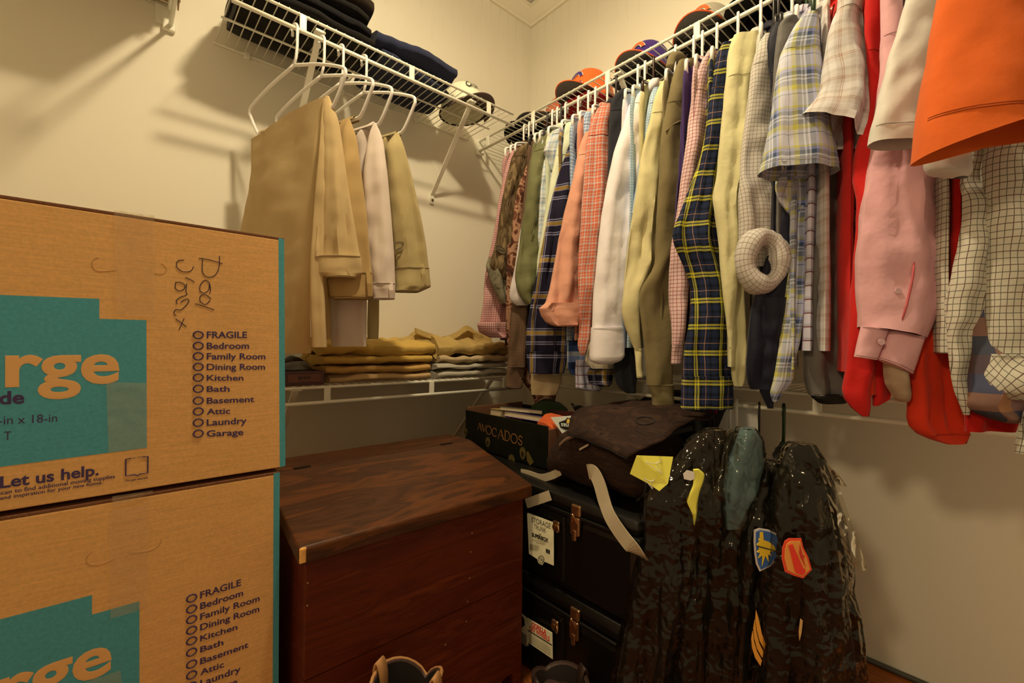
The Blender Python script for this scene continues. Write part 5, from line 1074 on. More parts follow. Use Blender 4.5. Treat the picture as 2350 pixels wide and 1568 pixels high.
# ------------------------------------------------------------------ avocado carton and what it holds
AX0, AX1, AY0, AY1, AZ0, AZ1 = .925, 1.20, .888, 1.288, .489, .612
avm = blotch('black_green_print', ('0c0c0a', '10140b', '080907'), 9, 1, .5)
t = thing('avocado_carton', ((AX0+AX1)/2, (AY0+AY1)/2, AZ0), 'black printed AVOCADOS carton of odds and ends standing on the upper trunk', 'carton')
for nm, lo, hi in (('front_panel', (AX0, AY0, AZ0), (AX0+.005, AY1, AZ1)), ('back_panel', (AX1-.005, AY0, AZ0), (AX1, AY1, AZ1)), ('side_panel', (AX0+.005, AY0, AZ0), (AX1-.005, AY0+.005, AZ1-.01)), ('side_panel', (AX0+.005, AY1-.005, AZ0), (AX1-.005, AY1, AZ1+.01)), ('bottom_panel', (AX0+.005, AY0+.005, AZ0), (AX1-.005, AY1-.005, AZ0+.005))):
    MB().bbox(lo, hi, .0015).build(nm, avm if nm != 'side_panel' else solid('brown_carton_side', P('4a2a14', .5), .8), t)
def ax(px, py, o=.0008): return aX(1040+px/7.833, 900+py/7.833, AX0)+NX*o
gold = solid('avocado_gold_print', '8a5f34', .6)
# serif capitals drawn as strokes on the front of the carton
def serif(letter, p0, w, base_dir, up, mat):
    G = {'A': [([(0, 0), (.5, 1)], .05), ([(.5, 1), (1, 0)], .11), ([(.2, .35), (.8, .35)], .04), ([(-.1, 0), (.15, 0)], .03), ([(.82, 0), (1.15, 0)], .03)],
         'V': [([(0, 1), (.5, 0)], .11), ([(.5, 0), (1, 1)], .05), ([(-.12, 1), (.15, 1)], .03), ([(.85, 1), (1.12, 1)], .03)],
         'O': [([(.5+.5*math.cos(a), .5+.5*math.sin(a)) for a in np.linspace(0, 6.283, 25)], .085)],
         'C': [([(.5+.5*math.cos(a), .5+.5*math.sin(a)) for a in np.linspace(.75, 5.5, 20)], .085), ([(.87, .62), (.87, .92)], .03)],
         'D': [([(.12, 0), (.12, 1)], .10), ([(.0, 1), (.4, 1), (.78, .87), (.97, .5), (.78, .13), (.4, 0), (0, 0)], .07)],
         'S': [([(.9, .78), (.72, .97), (.4, 1), (.14, .84), (.18, .62), (.5, .5), (.85, .36), (.9, .14), (.62, 0), (.25, .02), (.06, .22)], .085)]}[letter]
    for path, th in G:
        pp = [p0+base_dir*(a*w)+up*b_ for a, b_ in path]; MB().ribbon(pp, Vector((0, 0, th*up.length*.62)), .0002, (1, 0, 0)).build('printed_letter', mat, t)
xs = [(440, 520, 695, 545), (520, 600, 720, 575), (592, 700, 762, 600), (705, 800, 800, 640), (808, 920, 845, 662), (925, 1035, 880, 690), (1040, 1165, 920, 740), (1170, 1255, 955, 780)]
for ch, (x0, x1, yb, yt) in zip('AVOCADOS', xs):
    p0 = ax(x0, yb-14); p1 = ax(x1, yb+14); up = ax(x0, yt)-ax(x0, yb-14); d_ = p1-p0; serif(ch, p0, d_.length*.9, Vector((0, d_.y, 0)).normalized(), Vector((0, 0, up.z)), gold)
# printed avocado halves
def avo(cx, cy, s):
    c = ax(cx, cy)
    for r_, col, o in ((1.0, '2c3412', .0004), (.86, '5a4c1e', .0008), (.42, '241208', .0012)):
        pts = [c+NX*o+Vector((0, s*r_*(.75+.12*math.sin(a))*math.cos(a)*-1, s*r_*1.05*math.sin(a) - (s*.15 if r_ < .5 else 0))) for a in np.linspace(0, 6.283, 23)[:-1]]
        poly('avocado_print', pts, solid('avocado_ink_%d' % int(r_*100), col, .6), t, NX, .0003)
avo(1055, 1240, .021); avo(1255, 1100, .019); avo(630, 900, .017); avo(235, 720, .014)
poly('avocado_print', [ax(1320, 1080), ax(1350, 1060), ax(1450, 1260), ax(1385, 1325), ax(1330, 1230)], solid('avocado_ink_86', '000000'), t, NX, .0003)
def book(label, c, dims, rz, tilt, cov, col='book', title=None):
    b = thing('book', c, label, 'book', 'books in the avocado carton'); M = Matrix.Translation(c) @ Matrix.Rotation(math.radians(rz), 4, 'Z') @ Matrix.Rotation(math.radians(tilt[0]), 4, 'X') @ Matrix.Rotation(math.radians(tilt[1]), 4, 'Y')
    a, e, h = dims; cm = solid('book_cover_'+label[:12], cov, .5)
    MB().bbox((-a/2, -e/2, 0), (a/2, e/2, .0015), .0005, M).build('cover', cm, b); MB().bbox((-a/2, -e/2, h-.0015), (a/2, e/2, h), .0005, M).build('cover', cm, b)
    MB().bbox((a/2-.0015, -e/2, .0015), (a/2, e/2, h-.0015), .0005, M).build('spine', cm, b)
    MB().bbox((-a/2+.003, -e/2+.003, .0015), (a/2-.0015, e/2-.003, h-.0015), .0005, M).build('page_block', solid('book_pages', P('a08658', .95), .8, var=.15, vs=400), b)
    if title:
        text('title_lettering', title, M @ Vector((-.02, .05, h+.0003)), M @ Vector((-.02, -.05, h+.0003)), M @ Vector((.0, .05, h+.0003)), solid('book_title', P('a8a08c', .6), .6), b)
    return b
book('thick paperback with purple cover lying open-edge out of the avocado carton', (1.02, 1.06, .598), (.10, .15, .018), 24, (4, 10), P('3a1f4a', .6))
book('dark paperback on top of the purple book in the carton', (1.015, 1.085, .620), (.095, .145, .014), 34, (3, 8), '14161a')
book('small yellow-edged paperback at the left of the carton', (1.00, 1.16, .600), (.09, .07, .022), 12, (2, 6), P('6a5020', .6))
tw = thing('green_cloth', (1.10, 1.03, .60), 'dark green cloth heaped in the middle of the avocado carton', 'cloth')
grc = cloth('dark_green_cloth', '1a2a10'); form('cloth', [(1.06, 1.10, .585), (1.06, 1.08, .64), (1.08, 1.05, .665), (1.10, 1.03, .66)], [(1.06, .93, .585), (1.06, .95, .625), (1.08, .98, .65), (1.10, 1.00, .655)], (-1, 0, 0), grc, tw, T=.03, wr=.012, seed=91, closed_bottom=True)
og = thing('orange_cloth', (1.0, .93, .60), 'crumpled bright orange cloth at the near end of the avocado carton', 'cloth')
form('cloth', [(.96, .965, .605), (.98, .96, .622), (1.01, .955, .63), (1.04, .95, .625)], [(.95, .895, .592), (.97, .892, .604), (1.0, .90, .612), (1.03, .90, .61)], (0, 0, 1), cloth('bright_orange_cloth', P('b84a1a', 1.1)), og, T=.012, wr=.010, seed=92, closed_bottom=True)
rb_ = thing('red_folder', (1.03, .90, .60), 'dark red folder standing in the avocado carton', 'folder')
poly('cover', [aX(1040+a/7.833, 900+b_/7.833, 1.04) for a, b_ in ((1640, 370), (1700, 330), (1800, 325), (2290, 365), (2290, 440), (1760, 470), (1720, 640), (1650, 640))], solid('dark_red_board', '2a0809', .5), rb_, (1, 0, 0), .004)
cd = thing('grey_card', (1.06, .95, .61), 'small grey card lettered DL beside the red folder', 'card')
cpt = [aX(1040+a/7.833, 900+b_/7.833, 1.045) for a, b_ in ((1470, 300), (1640, 315), (1640, 480), (1480, 430))]
poly('card_face', cpt, solid('grey_card', P('5a5848', 1.0), .6), cd, (-1, 0, 0), .001)
text('lettering', 'DL', aX(1040+1500/7.833, 900+415/7.833, 1.0435), aX(1040+1620/7.833, 900+440/7.833, 1.0435), aX(1040+1500/7.833, 900+375/7.833, 1.0435), inkb, cd, .03)
# upside-down sticker card on the bag
bc = thing('sticker_card', (.95, .80, .58), 'white sticker card lettered Bananas, leaning upside down on the bag', 'card')
bx = lambda a, b_, o=0: aX(1040+a/7.833, 900+b_/7.833, .955-o)
whc = solid('white_card', P('a09a80', .55), .5); poly('card_face', [bx(1750, 455), bx(2255, 415), bx(2420, 660), bx(2060, 820), bx(2000, 800)], whc, bc, (1, 0, 0), .001)
poly('lettering_border', [bx(1900, 545, .001), bx(2020, 500, .001), bx(2050, 460, .001), bx(2100, 470, .001), bx(2120, 510, .001), bx(2200, 515, .001), bx(2290, 560, .001), bx(2320, 640, .001), bx(2240, 690, .001), bx(2020, 680, .001), bx(1930, 640, .001)], inkb, bc, (-1, 0, 0), .0005)
text('lettering', 'Bananas', bx(2290, 588, .0022), bx(1935, 560, .0022), bx(2300, 672, .0022), whc, bc, .02)
poly('banana_print', [bx(2040, 560, .0022), bx(2045, 500, .0022), bx(2070, 475, .0022), bx(2095, 500, .0022), bx(2100, 560, .0022)], solid('banana_yellow', P('b08a30', .6), .6), bc, (-1, 0, 0), .0004)

# ------------------------------------------------------------------ duffel bag on the trunk
bagm = blotch('brown_bark_camouflage', ('1a100d', '2e1c15', '241611', '3a261b', '140c09'), 10, 1.2, .8, (1.5, 1.5, 5), bump=(40, .5, .004))
bagd = solid('dark_bag_trim', '0c0b0e', .7, bump=(300, .3, .0006)); web = solid('beige_webbing', P('8f7850', .75), .85, bump=(500, .4, .0006))
t = thing('duffel_bag', (.99, .70, .486), 'brown camouflage duffel bag with beige shoulder strap lying on the upper trunk', 'bag')
ys = np.linspace(.525, .845, 15); PLb, PRb = [], []
for i, y in enumerate(ys):
    e = (1-abs(2*i/14-1)**3.2); PLb.append((.855+.02*(1-e), y, .487+.012*(1-e)))
    PRb.append((.865+.03*(1-e)+.03*math.sin(i*.6), y, .487+.06+.105*e))
def blob(name, secs, mat, seed, amp=.008):
    """lofted bag: secs = (y, x0, x1, z0, z1) rounded rectangles"""
    m, vs, fs = 32, [], []
    for i, (y, x0, x1, z0, z1) in enumerate(secs):
        for j in range(m):
            a = 2*math.pi*j/m; c_, s_ = math.cos(a), math.sin(a); ex = .62
            x = (x0+x1)/2+(x1-x0)/2*math.copysign(abs(c_)**ex, c_); z = (z0+z1)/2+(z1-z0)/2*math.copysign(abs(s_)**ex, s_)
            k = noise.noise(Vector((x*14+seed, y*14, z*16)))*amp*1.6+noise.noise(Vector((x*34, y*30+seed, z*36)))*amp*.8
            vs.append(Vector((x+c_*k, y, max(z0 if s_ < -.5 else -9, z+s_*k))))
    for i in range(len(secs)-1):
        for j in range(m): fs.append((i*m+j, i*m+(j+1) % m, (i+1)*m+(j+1) % m, (i+1)*m+j))
    fs += [tuple(range(m-1, -1, -1)), tuple((len(secs)-1)*m+j for j in range(m))]
    return mk(name, vs, fs, mat, t)
n = 30; secs = []
for i in range(n):
    u = i/(n-1); e = max(.0, 1-abs(2*u-1)**4.5); y = .545+.30*u
    secs.append((y, .838+.05*(1-e), 1.13-.05*(1-e), .4865+.02*(1-e), .4865+.03+(.135+.025*math.sin(u*5))*e**.8))
blob('body', secs, bagm, 3, .009)
# overhanging flap
fv, ff_ = [], []
A, B = 18, 14
for i in range(A+1):
    for j in range(B+1):
        u, v = i/A, j/B
        y = .50+.27*u; x = 1.12-.30*v
        z = .672+.018*math.sin(u*3)+.012*noise.noise(Vector((u*4, v*4, 2)))-(.055*max(0, v-.62)/.38*(1+.3*math.sin(u*4))+.05*max(0, .25-u)*v)
        if v > .75: y += (.5-u)*.10*(v-.75)/.25
        fv.append((x, y, z))
for i in range(A):
    for j in range(B): ff_.append((i*(B+1)+j, i*(B+1)+j+1, (i+1)*(B+1)+j+1, (i+1)*(B+1)+j))
fo = mk('flap', fv, ff_, bagm, t); fo.modifiers.new('th', 'SOLIDIFY').thickness = .005
MB().tube([fv[i*(B+1)+B] for i in range(A+1)], .0028, 6).build('flap_piping', bagd, fo, smooth=True)
bxp = lambda px, py, X: aX(px, py, X)
MB().ribbon(cr_path([bxp(1284, 1022, .845), bxp(1300, 1008, .838), bxp(1322, 1000, .832)], 5), Vector((0, 0, .004)), .0012).build('zip_flap', solid('tan_zip_tape', P('5a4028', .7), .8), t, smooth=True)
MB().ribbon([bxp(1330, 1032, .832), bxp(1350, 1021, .832)], Vector((0, 0, .0025)), .0012).build('pull_tab', web, t)
MB().ribbon(cr_path([bxp(1350, 1083, .832), bxp(1362, 1085, .826), bxp(1375, 1110, .820), bxp(1388, 1155, .812), bxp(1402, 1190, .800), bxp(1430, 1232, .797), bxp(1455, 1262, .800), bxp(1478, 1284, .835), bxp(1505, 1300, .90)], 5), Vector((0, 0, .017)), .0013, (1, 0, 0)).build('shoulder_strap', web, t)
MB().ribbon(cr_path([bxp(1196, 1085, .86), bxp(1215, 1089, .86), bxp(1240, 1097, .855), bxp(1265, 1092, .85), bxp(1285, 1082, .848)], 5), Vector((0, 0, .010)), .0013, (1, 0, 0)).build('shoulder_strap', web, t)
MB().ribbon(cr_path([bxp(1208, 1156, .80), bxp(1225, 1150, .798), bxp(1245, 1143, .798), bxp(1262, 1137, .80)], 4), Vector((0, 0, .012)), .0013, (1, 0, 0)).build('strap_end', web, t)
MB().tube(cr_path([bxp(1462, 1150, .84), bxp(1478, 1135, .83), bxp(1482, 1110, .83), bxp(1476, 1100, .84)], 5), .0025, 6).build('cord_loop', bagd, t, smooth=True)
MB().tube([aZ(1480+22*math.cos(a), 966+9*math.sin(a), .696) for a in np.linspace(0, 6.283, 19)[:-1]], .0018, 6, closed=True).build('drawcord', bagd, t, smooth=True)
MB().bbox((.93, .52, .640), (1.05, .535, .655), .004).build('grab_handle', bagd, t)
# black bag with buckles behind
t2 = thing('black_backpack', (1.25, .72, .487), 'black backpack with a black buckle behind the duffel bag', 'backpack')
t_keep, t = t, t2
secs = []
for i in range(20):
    u = i/19; e = max(0, 1-abs(2*u-1)**4); secs.append((.50+.37*u, 1.185+.03*(1-e), 1.42-.04*(1-e), .31, .31+.06+.335*e**.7))
blob('body', secs, solid('black_pack_cloth', '0d0d10', .75, bump=(250, .3, .0006)), 8, .008)
t2.location.z = .31
for ch in t2.children: ch.matrix_parent_inverse = Matrix.Translation(t2.location).inverted()
bu = aX(1335, 945, 1.18)
MB().tube(cr_path([bu+Vector((0, .03, .006)), bu+Vector((0, .015, .014)), bu+Vector((0, -.015, .010)), bu+Vector((0, -.04, -.004))], 4), .006, 8).build('buckle', bagd, t2, smooth=True)
MB().ribbon(cr_path([bu+Vector((.0, .028, .0)), bu+Vector((-.01, .036, .022)), bu+Vector((-.01, .022, .018)), bu+Vector((0, .016, .0))], 4), Vector((0, .003, .003)), .0015).build('strap', bagd, t2, smooth=True)
t = t_keep
st = thing('pack_stand', (1.30, .72, 0), 'black folded case standing under the backpack', 'case')
MB().bbox((1.19, .52, 0), (1.42, 1.10, .308), .012).build('case_body', bagd, st); MB().tube(cr_path([(1.188, .75, .26), (1.175, .78, .27), (1.175, .86, .27), (1.188, .89, .26)], 4), .005, 8).build('handle', blk, st, smooth=True)

# ------------------------------------------------------------------ boots by the chest
bootm = solid('dark_boot_leather', P('2c1a10', .55), .45, var=.15, vs=20, bump=(160, .25, .0008)); trimb = solid('tan_boot_edge', P('8a5a2a', .7), .6); redl = solid('dark_boot_lining', '170e09', .8); solem = solid('boot_sole', '1a120c', .7)
def boot(label, x, y, rz, H, fh=.115, trimb=trimb):
    t = thing('leather_boot', (x, y, 0), label, 'boot', 'boots on the floor', rz=rz)
    m, rows = 30, 16; vs, fs = [], []
    def top(a): return H*(.86+.14*abs(math.cos(a)) if False else .82+.18*abs(math.cos(a+1.57))**.8)
    def rad(u): return .052+.010*u-.006*math.sin(u*3.1)
    for i in range(rows+1):
        for j in range(m):
            a = 2*math.pi*j/m; z = fh*.65+(top(a)-fh*.65)*i/rows; r_ = rad(i/rows); vs.append((r_*1.15*math.cos(a), r_*.92*math.sin(a), z))
    for i in range(rows):
        for j in range(m): fs.append((i*m+j, i*m+(j+1) % m, (i+1)*m+(j+1) % m, (i+1)*m+j))
    sft = mk('shaft', vs, fs, bootm, t, local=True); so = sft.modifiers.new('th', 'SOLIDIFY'); so.thickness = .004
    MB().tube([vs[rows*m+j] for j in range(m)], .0032, 6, closed=True).build('top_edge', trimb, sft, smooth=True, local=True)
    vs2 = [(v[0]*.9, v[1]*.9, v[2]-.002) for v in vs[(rows-6)*m:]]; mk('lining', vs2, [(i*m+j, (i+1)*m+j, (i+1)*m+(j+1) % m, i*m+(j+1) % m) for i in range(6) for j in range(m)], redl, t, local=True)
    for s in (-1, 1):
        zt_ = top(math.pi/2); k = rad(1)
        MB().ribbon(cr_path([(0, s*k*.95, zt_-.075), (0, s*(k*.93+.004), zt_-.01), (0, s*k*.90, zt_+.014), (0, s*(k*.82-.004), zt_-.01), (0, s*k*.76, zt_-.07)], 5), Vector((.011, 0, 0)), .0016).build('pull_strap', trimb, t, smooth=True, local=True)
    fsec = []; mm = 24; fv, ff2 = [], []
    for i in range(15):
        u = i/14; x0 = -.065+.265*u; w = .040+.012*math.sin(u*3.0)-.03*max(0, u-.82)/.18; h = fh-(fh-.05)*min(1, u*1.7)+.0-.02*max(0, u-.85)/.15
        for j in range(mm):
            a = 2*math.pi*j/mm; c_, s_ = math.cos(a), math.sin(a)
            fv.append((x0, w*math.copysign(abs(c_)**.75, c_), .022+h*(.5+.5*math.copysign(abs(s_)**.8, s_))))
    for i in range(14):
        for j in range(mm): ff2.append((i*mm+j, i*mm+(j+1) % mm, (i+1)*mm+(j+1) % mm, (i+1)*mm+j))
    ff2 += [tuple(range(mm-1, -1, -1)), tuple(14*mm+j for j in range(mm))]
    mk('foot', fv, ff2, bootm, t, local=True)
    b2 = MB(); pts = [(x, y_, 0) for x, y_ in [(-.07, -.03), (-.02, -.04), (.08, -.047), (.15, -.046), (.195, -.025), (.205, 0), (.195, .025), (.15, .046), (.08, .047), (-.02, .04), (-.07, .03)]]
    k = len(pts); b2.add([Vector(p) for p in pts]+[Vector(p)+Vector((0, 0, .02)) for p in pts], [tuple(range(k-1, -1, -1)), tuple(range(k, 2*k))]+[(i, (i+1) % k, k+(i+1) % k, k+i) for i in range(k)])
    b2.build('sole', solem, t, local=True); MB().bbox((-.07, -.032, 0.0001), (-.01, .032, .024), .003).build('heel', solem, t, local=True)
    return t
boot('dark leather boot with tan-edged pull straps before the wooden chest', .385, .700, math.radians(-150), .268)
boot('dark brown boot beside the lower trunk, mostly below the frame', .715, .640, math.radians(-110), .135, .075, solid('brown_boot_edge', '2e1c12', .6))

# ------------------------------------------------------------------ dry-cleaned suits in plastic on the lower right rail
def film_mat():
    m, nt, b = newmat('dry_cleaner_film'); out = nt.nodes['Material Output']; nt.nodes.remove(b)
    tr = nd(nt, 'ShaderNodeBsdfTransparent'); tr.inputs[0].default_value = (.90, .88, .82, 1)
    gl = nd(nt, 'ShaderNodeBsdfGlossy'); gl.inputs['Roughness'].default_value = .11; gl.inputs[0].default_value = (1, .97, .9, 1)
    df = nd(nt, 'ShaderNodeBsdfTranslucent'); df.inputs[0].default_value = (.75, .68, .55, 1)
    tc = nd(nt, 'ShaderNodeTexCoord'); mp = nd(nt, 'ShaderNodeMapping'); mp.inputs['Scale'].default_value = (1, 1, .45); link(nt, tc.outputs['Object'], mp.inputs[0])
    no = nd(nt, 'ShaderNodeTexNoise'); no.inputs['Scale'].default_value = 9; no.inputs['Detail'].default_value = 2; link(nt, mp.outputs[0], no.inputs['Vector'])
    wp = nd(nt, 'ShaderNodeVectorMath', operation='MULTIPLY_ADD'); wp.inputs[1].default_value = (.06, .06, .06); link(nt, no.outputs['Color'], wp.inputs[0]); link(nt, mp.outputs[0], wp.inputs[2])
    m2_ = nd(nt, 'ShaderNodeMapping'); m2_.inputs['Scale'].default_value = (1, 1, .2); link(nt, wp.outputs[0], m2_.inputs[0])
    n2 = nd(nt, 'ShaderNodeTexNoise'); n2.inputs['Scale'].default_value = 17; n2.inputs['Detail'].default_value = 2; link(nt, m2_.outputs[0], n2.inputs['Vector'])
    n3 = nd(nt, 'ShaderNodeTexNoise'); n3.inputs['Scale'].default_value = 34; n3.inputs['Detail'].default_value = 1; link(nt, tc.outputs['Object'], n3.inputs['Vector'])
    rg = []
    for q_ in (n2, n3):
        sb = nd(nt, 'ShaderNodeMath', operation='SUBTRACT'); sb.inputs[1].default_value = .5; link(nt, q_.outputs[0], sb.inputs[0])
        ab = nd(nt, 'ShaderNodeMath', operation='ABSOLUTE'); link(nt, sb.outputs[0], ab.inputs[0]); rg.append(ab)
    hs = nd(nt, 'ShaderNodeMath', operation='MULTIPLY_ADD'); hs.inputs[1].default_value = .4; link(nt, rg[1].outputs[0], hs.inputs[0]); link(nt, rg[0].outputs[0], hs.inputs[2])
    bp_ = nd(nt, 'ShaderNodeBump'); bp_.inputs['Strength'].default_value = .75; bp_.inputs['Distance'].default_value = .045; link(nt, hs.outputs[0], bp_.inputs['Height'])
    link(nt, bp_.outputs[0], gl.inputs['Normal'])
    fr = nd(nt, 'ShaderNodeFresnel'); fr.inputs['IOR'].default_value = 1.27; link(nt, bp_.outputs[0], fr.inputs['Normal'])
    ad = nd(nt, 'ShaderNodeMath', operation='ADD'); ad.inputs[1].default_value = .02; link(nt, fr.outputs[0], ad.inputs[0])
    m0 = nd(nt, 'ShaderNodeMixShader'); m0.inputs[0].default_value = .05; link(nt, tr.outputs[0], m0.inputs[1]); link(nt, df.outputs[0], m0.inputs[2])
    mx = nd(nt, 'ShaderNodeMixShader'); link(nt, ad.outputs[0], mx.inputs[0]); link(nt, m0.outputs[0], mx.inputs[1]); link(nt, gl.outputs[0], mx.inputs[2])
    link(nt, mx.outputs[0], out.inputs[0]); return m
film = film_mat()
suitm = cloth('dark_suit_wool', '0e0b09'); suit2 = cloth('brown_black_wool', '150d0a'); suit3 = cloth('army_green_black_wool', '0f0d0a'); teal_c = cloth('sage_green_cotton', P('46544a', .6), rough=.75)
RL = HC-.151
G5 = 'suits in plastic covers on the lower right rail'
def bagged(label, Yh, rows, plane, mat, seed, cover_rows=None, T=.03, hangc=blackp, hl=None, extra=None, name='bagged_suit'):
    h = Vector((1.215, Yh, RL)); a = math.radians(20); tq = Vector((math.cos(a), math.sin(a), 0)); n = Vector((math.sin(a), -math.cos(a), 0))
    root = thing(name, (1.215, Yh, .05), label, 'suit', G5)
    hw = [(.088, .012), (.10, .05), (.125, .16), (.15, .21), (.25, .215), (.45, .20), (.60, .21)]
    form('jacket_body', [h-tq*w-Vector((0, 0, d_)) for d_, w in hw], [h+tq*w-Vector((0, 0, d_)) for d_, w in hw], n, mat, root, T=.018, fold=.005, seed=seed, m=24, rows=24)
    panel('sleeve', rows, plane, mat, root, T=T, fold=.008, ff=9, wr=.006, seed=seed, smooth_it=1, closed_bottom=True)
    cv = panel('plastic_cover', cover_rows or rows, plane, film, root, T=T, fold=.008, ff=9, wr=.006, seed=seed, m=48, rows=90, smooth_it=1, film=(.004, .015))
    if hangc is blackp:
        MB().tube([h+Vector((.006, -.004, .011)), h+Vector((.001, -.006, -.012)), h+Vector((0, -.006, -.03))], .0042, 8).build('hook_sleeve', solid('red_hook_tip', 'a01410', .4), root, smooth=True) if 'tag' in label or 'second' in label else None
    hanger(hl or 'hanger in the lower rail carrying the '+label, h, 20, hangc, half=.20, drop=(.078, .135, .17), group='hangers on the lower right rail', rad=.003 if hangc is blackp else .0044)
    return root
bagged('leftmost bagged dark suit with a yellow tag at its top', .56, ['I', (985, 1630, 1655), (1010, 1592, 1660), (1060, 1552, 1650), (1110, 1505, 1620), (1150, 1482, 1600), (1230, 1482, 1580), (1330, 1462, 1570), (1420, 1446, 1560), (1530, 1424, 1550), (1590, 1415, 1550)], (.875, .475, -35), suit2, 101,
       ['I', (985, 1625, 1660), (1010, 1590, 1662), (1060, 1550, 1655), (1110, 1500, 1625), (1150, 1476, 1605), (1230, 1478, 1590), (1330, 1455, 1582), (1420, 1440, 1575), (1530, 1415, 1565), (1590, 1408, 1560)], hl='black wire hanger with a red tip, leftmost on the lower rail')
bagged('second bagged dark suit, its long brown sleeve folded under plastic', .545, ['I', (1010, 1650, 1672), (1060, 1622, 1680), (1110, 1580, 1680), (1170, 1560, 1660), (1260, 1562, 1640), (1400, 1552, 1625), (1500, 1545, 1612), (1590, 1540, 1615)], (.90, .445, -36), suitm, 102, hl='black wire hanger with a red tip, second on the lower rail')
bagged('middle bagged dark suit between the yellow tags and the shoulder patches', .50, ['I', (990, 1680, 1712), (1030, 1655, 1725), (1090, 1625, 1735), (1160, 1612, 1735), (1250, 1615, 1715), (1400, 1612, 1700), (1590, 1606, 1690)], (.92, .415, -37), suit3, 103, hangc=plasticm, hl='first white plastic hanger on the lower rail in front of the paper sheet')
bagged('sage green shirt in plastic between the dark suits', .485, ['I', (982, 1698, 1728), (1010, 1690, 1745), (1060, 1672, 1752), (1120, 1660, 1740), (1170, 1662, 1715), (1215, 1668, 1700)], (.905, .378, -38), teal_c, 104, hangc=plasticm, hl='second white plastic hanger on the lower rail in front of the paper sheet', T=.02, name='bagged_shirt')
r4 = bagged('bagged uniform jacket with a blue shield patch and gold chevrons on its sleeve', .43, ['I', (1060, 1760, 1800), (1100, 1735, 1812), (1180, 1700, 1795), (1260, 1684, 1780), (1340, 1682, 1765), (1440, 1678, 1755), (1590, 1670, 1745)], (.94, .365, -40), suitm, 105, hl='black wire hanger on the lower rail carrying the chevron uniform')
r5 = bagged('rightmost bagged uniform jacket with an orange-red patch, nearest the bare wall', .375, ['I', (1020, 1822, 1858), (1050, 1800, 1872), (1100, 1782, 1886), (1200, 1762, 1905), (1300, 1748, 1920), (1400, 1745, 1940), (1500, 1740, 1955), (1600, 1736, 1962)], (.96, .31, -43), suit3, 106,
       ['I', (1018, 1815, 1862), (1050, 1796, 1880), (1100, 1778, 1900), (1200, 1758, 1925), (1280, 1745, 1940), (1360, 1742, 1948), (1420, 1740, 1962), (1500, 1738, 1968), (1600, 1730, 1974)], T=.04, hangc=MATS['green_hanger_plastic'], hl='green plastic hanger on the lower rail, rightmost')
# loose corner of film sticking out to the right
p9 = (.96, .30, -43); fv = [aP(*q_, p9)+pnormal(p9)*o for q_, o in (((1888, 1070), .03), ((1905, 1150), .045), ((1925, 1215), .05), ((1958, 1287), .035), ((1925, 1275), .06), ((1900, 1262), .05), ((1880, 1180), .05))]
poly('plastic_corner', fv, film, r5, pnormal(p9), .0006)
fv = [aP(*q_, p9)+pnormal(p9)*o for q_, o in (((1868, 1050), .03), ((1895, 1078), .035), ((1918, 1105), .03), ((1890, 1098), .05), ((1870, 1085), .05))]
poly('plastic_corner', fv, film, r5, pnormal(p9), .0006)
# shoulder patches, in relief just inside the film
def patch(root, pl, off, tagk, shape, col, nm, th=.0012, lab=None):
    n = pnormal(pl); o = poly(nm, [aP(1660+a/4.61, 1160+b_/4.61, pl)+n*off for a, b_ in shape], solid('patch_'+(col if isinstance(col, str) else 'x'), P(col, .75) if isinstance(col, str) else col, .75), root, n, th)
    if lab: o['label'] = lab
    return o
P4, P5 = (.94, .365, -40), (.96, .31, -43)
O4, O5 = .046, .056
patch(r4, P4, O4, 0, [(185, 160), (235, 140), (330, 155), (395, 185), (450, 235), (440, 330), (420, 430), (350, 520), (240, 575), (205, 500), (190, 400), (182, 280)], 'b09a78', 'shoulder_patch', lab='shield patch bordered in cream')
patch(r4, P4, O4+.002, 0, [(200, 175), (240, 158), (325, 172), (385, 200), (432, 245), (424, 330), (404, 420), (340, 502), (248, 550), (220, 490), (205, 400), (198, 280)], '2a4a6c', 'patch_field')
sun = [(232, 170), (262, 172), (268, 250), (330, 275), (375, 310), (392, 360), (350, 362), (330, 370), (350, 412), (312, 392), (318, 470), (285, 405), (252, 510), (256, 402), (212, 432), (235, 380), (200, 370), (225, 340), (198, 295), (225, 270), (215, 240), (230, 235)]
patch(r4, P4, O4+.004, 0, sun, 'd8981c', 'sun_emblem')
patch(r4, P4, O4+.0062, 0, [(202, 302), (385, 352), (385, 360), (202, 314)], '1c1c1c', 'dark_bar', .0005)
for k in range(3):
    dx = [(0, 0), (0, 0), (0, 0)][k]
    sh_ = [[(205, 965), (232, 1060), (262, 1200), (298, 1300), (285, 1355), (240, 1270), (212, 1160), (198, 1060)], [(192, 1060), (205, 1170), (235, 1290), (278, 1380), (265, 1440), (215, 1350), (188, 1250), (178, 1150)], [(172, 1170), (182, 1270), (212, 1370), (262, 1465), (248, 1522), (195, 1440), (165, 1340), (158, 1250)]][k]
    patch(r4, P4, O4, 0, sh_, 'c07c24', 'chevron')
patch(r5, P5, O5, 0, [(470, 240), (510, 215), (632, 215), (650, 300), (700, 400), (735, 525), (650, 610), (560, 585), (470, 545), (440, 420), (445, 310)], 'd03a1c', 'shoulder_patch', lab='hexagonal patch bordered in red')
patch(r5, P5, O5+.002, 0, [(485, 262), (520, 240), (615, 238), (632, 310), (680, 410), (710, 515), (640, 588), (565, 562), (490, 525), (462, 415), (465, 320)], 'c8782c', 'patch_field')
patch(r5, P5, O5+.004, 0, [(495, 275), (532, 262), (580, 370), (632, 490), (660, 515), (655, 545), (630, 572), (565, 545), (552, 505), (520, 370)], 'c82c18', 'cannon_emblem')
patch(r5, P5, O5+.004, 0, [(605, 268), (628, 360), (650, 380), (640, 410), (660, 490), (628, 420), (615, 400), (600, 350)], 'a82a18', 'lightning_emblem')
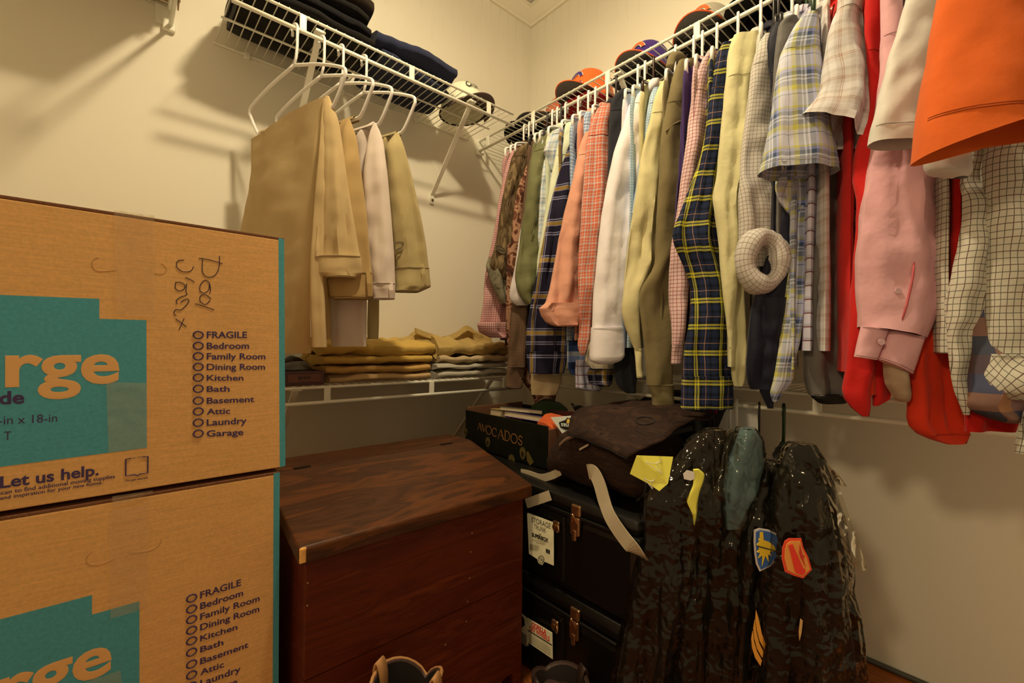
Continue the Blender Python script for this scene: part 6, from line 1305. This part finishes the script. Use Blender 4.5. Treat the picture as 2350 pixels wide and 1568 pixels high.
patch(r5, P5, O5-.01, 0, [(658, 1042), (680, 1060), (668, 1180), (648, 1262), (642, 1180)], 'b08040', 'gold_stripe')
# yellow paper tags
yelp = solid('yellow_tag_paper', P('e4cc3a', .8), .7); tagw = solid('pale_tag_print', P('d8cc90', .8), .7)
def hang_print(root, c, s, n, ang, off):
    u = Vector((math.cos(math.radians(-38)), math.sin(math.radians(-38)), 0)); R = lambda a, b_: c+n*off+(u*(a*math.cos(ang)-b_*math.sin(ang))+Vector((0, 0, a*math.sin(ang)+b_*math.cos(ang))))*s
    MB().tube([R(-1, -.35), R(0, .15), R(1, -.35)], .0008, 5, closed=True).build('hanger_print', tagw, root)
    MB().tube(cr_path([R(0, .15), R(.05, .38), R(.22, .45), (R(.2, .62)), R(0, .65)], 4), .0008, 5).build('hanger_print', tagw, root, smooth=True)
tp = (.84, .455, -38); n = pnormal(tp)
y1 = thing('yellow_tag', aP(1480, 1100, tp), 'square yellow paper tag printed with hangers, left of the suits', 'tag', 'yellow cleaner tags')
pts = [aP(1040+a/3.563, 880+b_/3.563, tp)+n*o for a, b_, o in ((1495, 585, .004), (1798, 600, .0), (1735, 805, .012), (1665, 865, .012), (1590, 815, .006), (1440, 735, .004))]
poly('tag_sheet', pts, yelp, y1, n, .0006)
hang_print(y1, aP(1040+1640/3.563, 880+655/3.563, tp), .020, n, math.radians(-35), .010); hang_print(y1, aP(1040+1590/3.563, 880+790/3.563, tp), .014, n, math.radians(-50), .013)
tp = (.865, .43, -38); n = pnormal(tp)
y2 = thing('yellow_tag', aP(1595, 1130, tp), 'curled pointed yellow paper tag hanging between the first two suits', 'tag', 'yellow cleaner tags')
L_ = [(1875, 720), (1900, 705), (1960, 705), (1968, 760), (1962, 840), (1925, 920), (1905, 960), (1960, 1080), (1970, 1158)]; R_ = [(1880, 760), (1935, 700), (2010, 700), (2060, 740), (2045, 800), (2015, 880), (2000, 960), (1995, 1060), (1974, 1162)]
form('tag_sheet', [aP(1040+a/3.563, 880+b_/3.563, tp) for a, b_ in L_[2:]], [aP(1040+a/3.563, 880+b_/3.563, tp) for a, b_ in R_[2:]], n, yelp, y2, T=.004, fold=.004, wr=.002, seed=7, m=12, rows=24, smooth_it=1)
poly('tag_flap', [aP(1040+a/3.563, 880+b_/3.563, tp)+n*.004 for a, b_ in ((1872, 735), (1905, 705), (1962, 720), (1966, 775), (1935, 790), (1880, 778))], solid('white_tag_paper', P('c8b890', .7), .7), y2, n, .0006)
# white sheet of paper hanging behind the white hangers
ps = thing('paper_sheet', aX(1700, 1000, 1.24), 'off-white cardboard sheet hanging behind the white hangers on the lower rail', 'sheet')
sx = lambda a, b_: aX(1500+a/5.875, 860+b_/5.875, 1.245)
poly('sheet', [sx(1060, 380), sx(1380, 375), sx(1410, 700), sx(1405, 860), sx(980, 900), sx(835, 860), sx(870, 720), sx(960, 500)], solid('off_white_sheet', P('d8c090', .6), .7), ps, (1, 0, 0), .001)
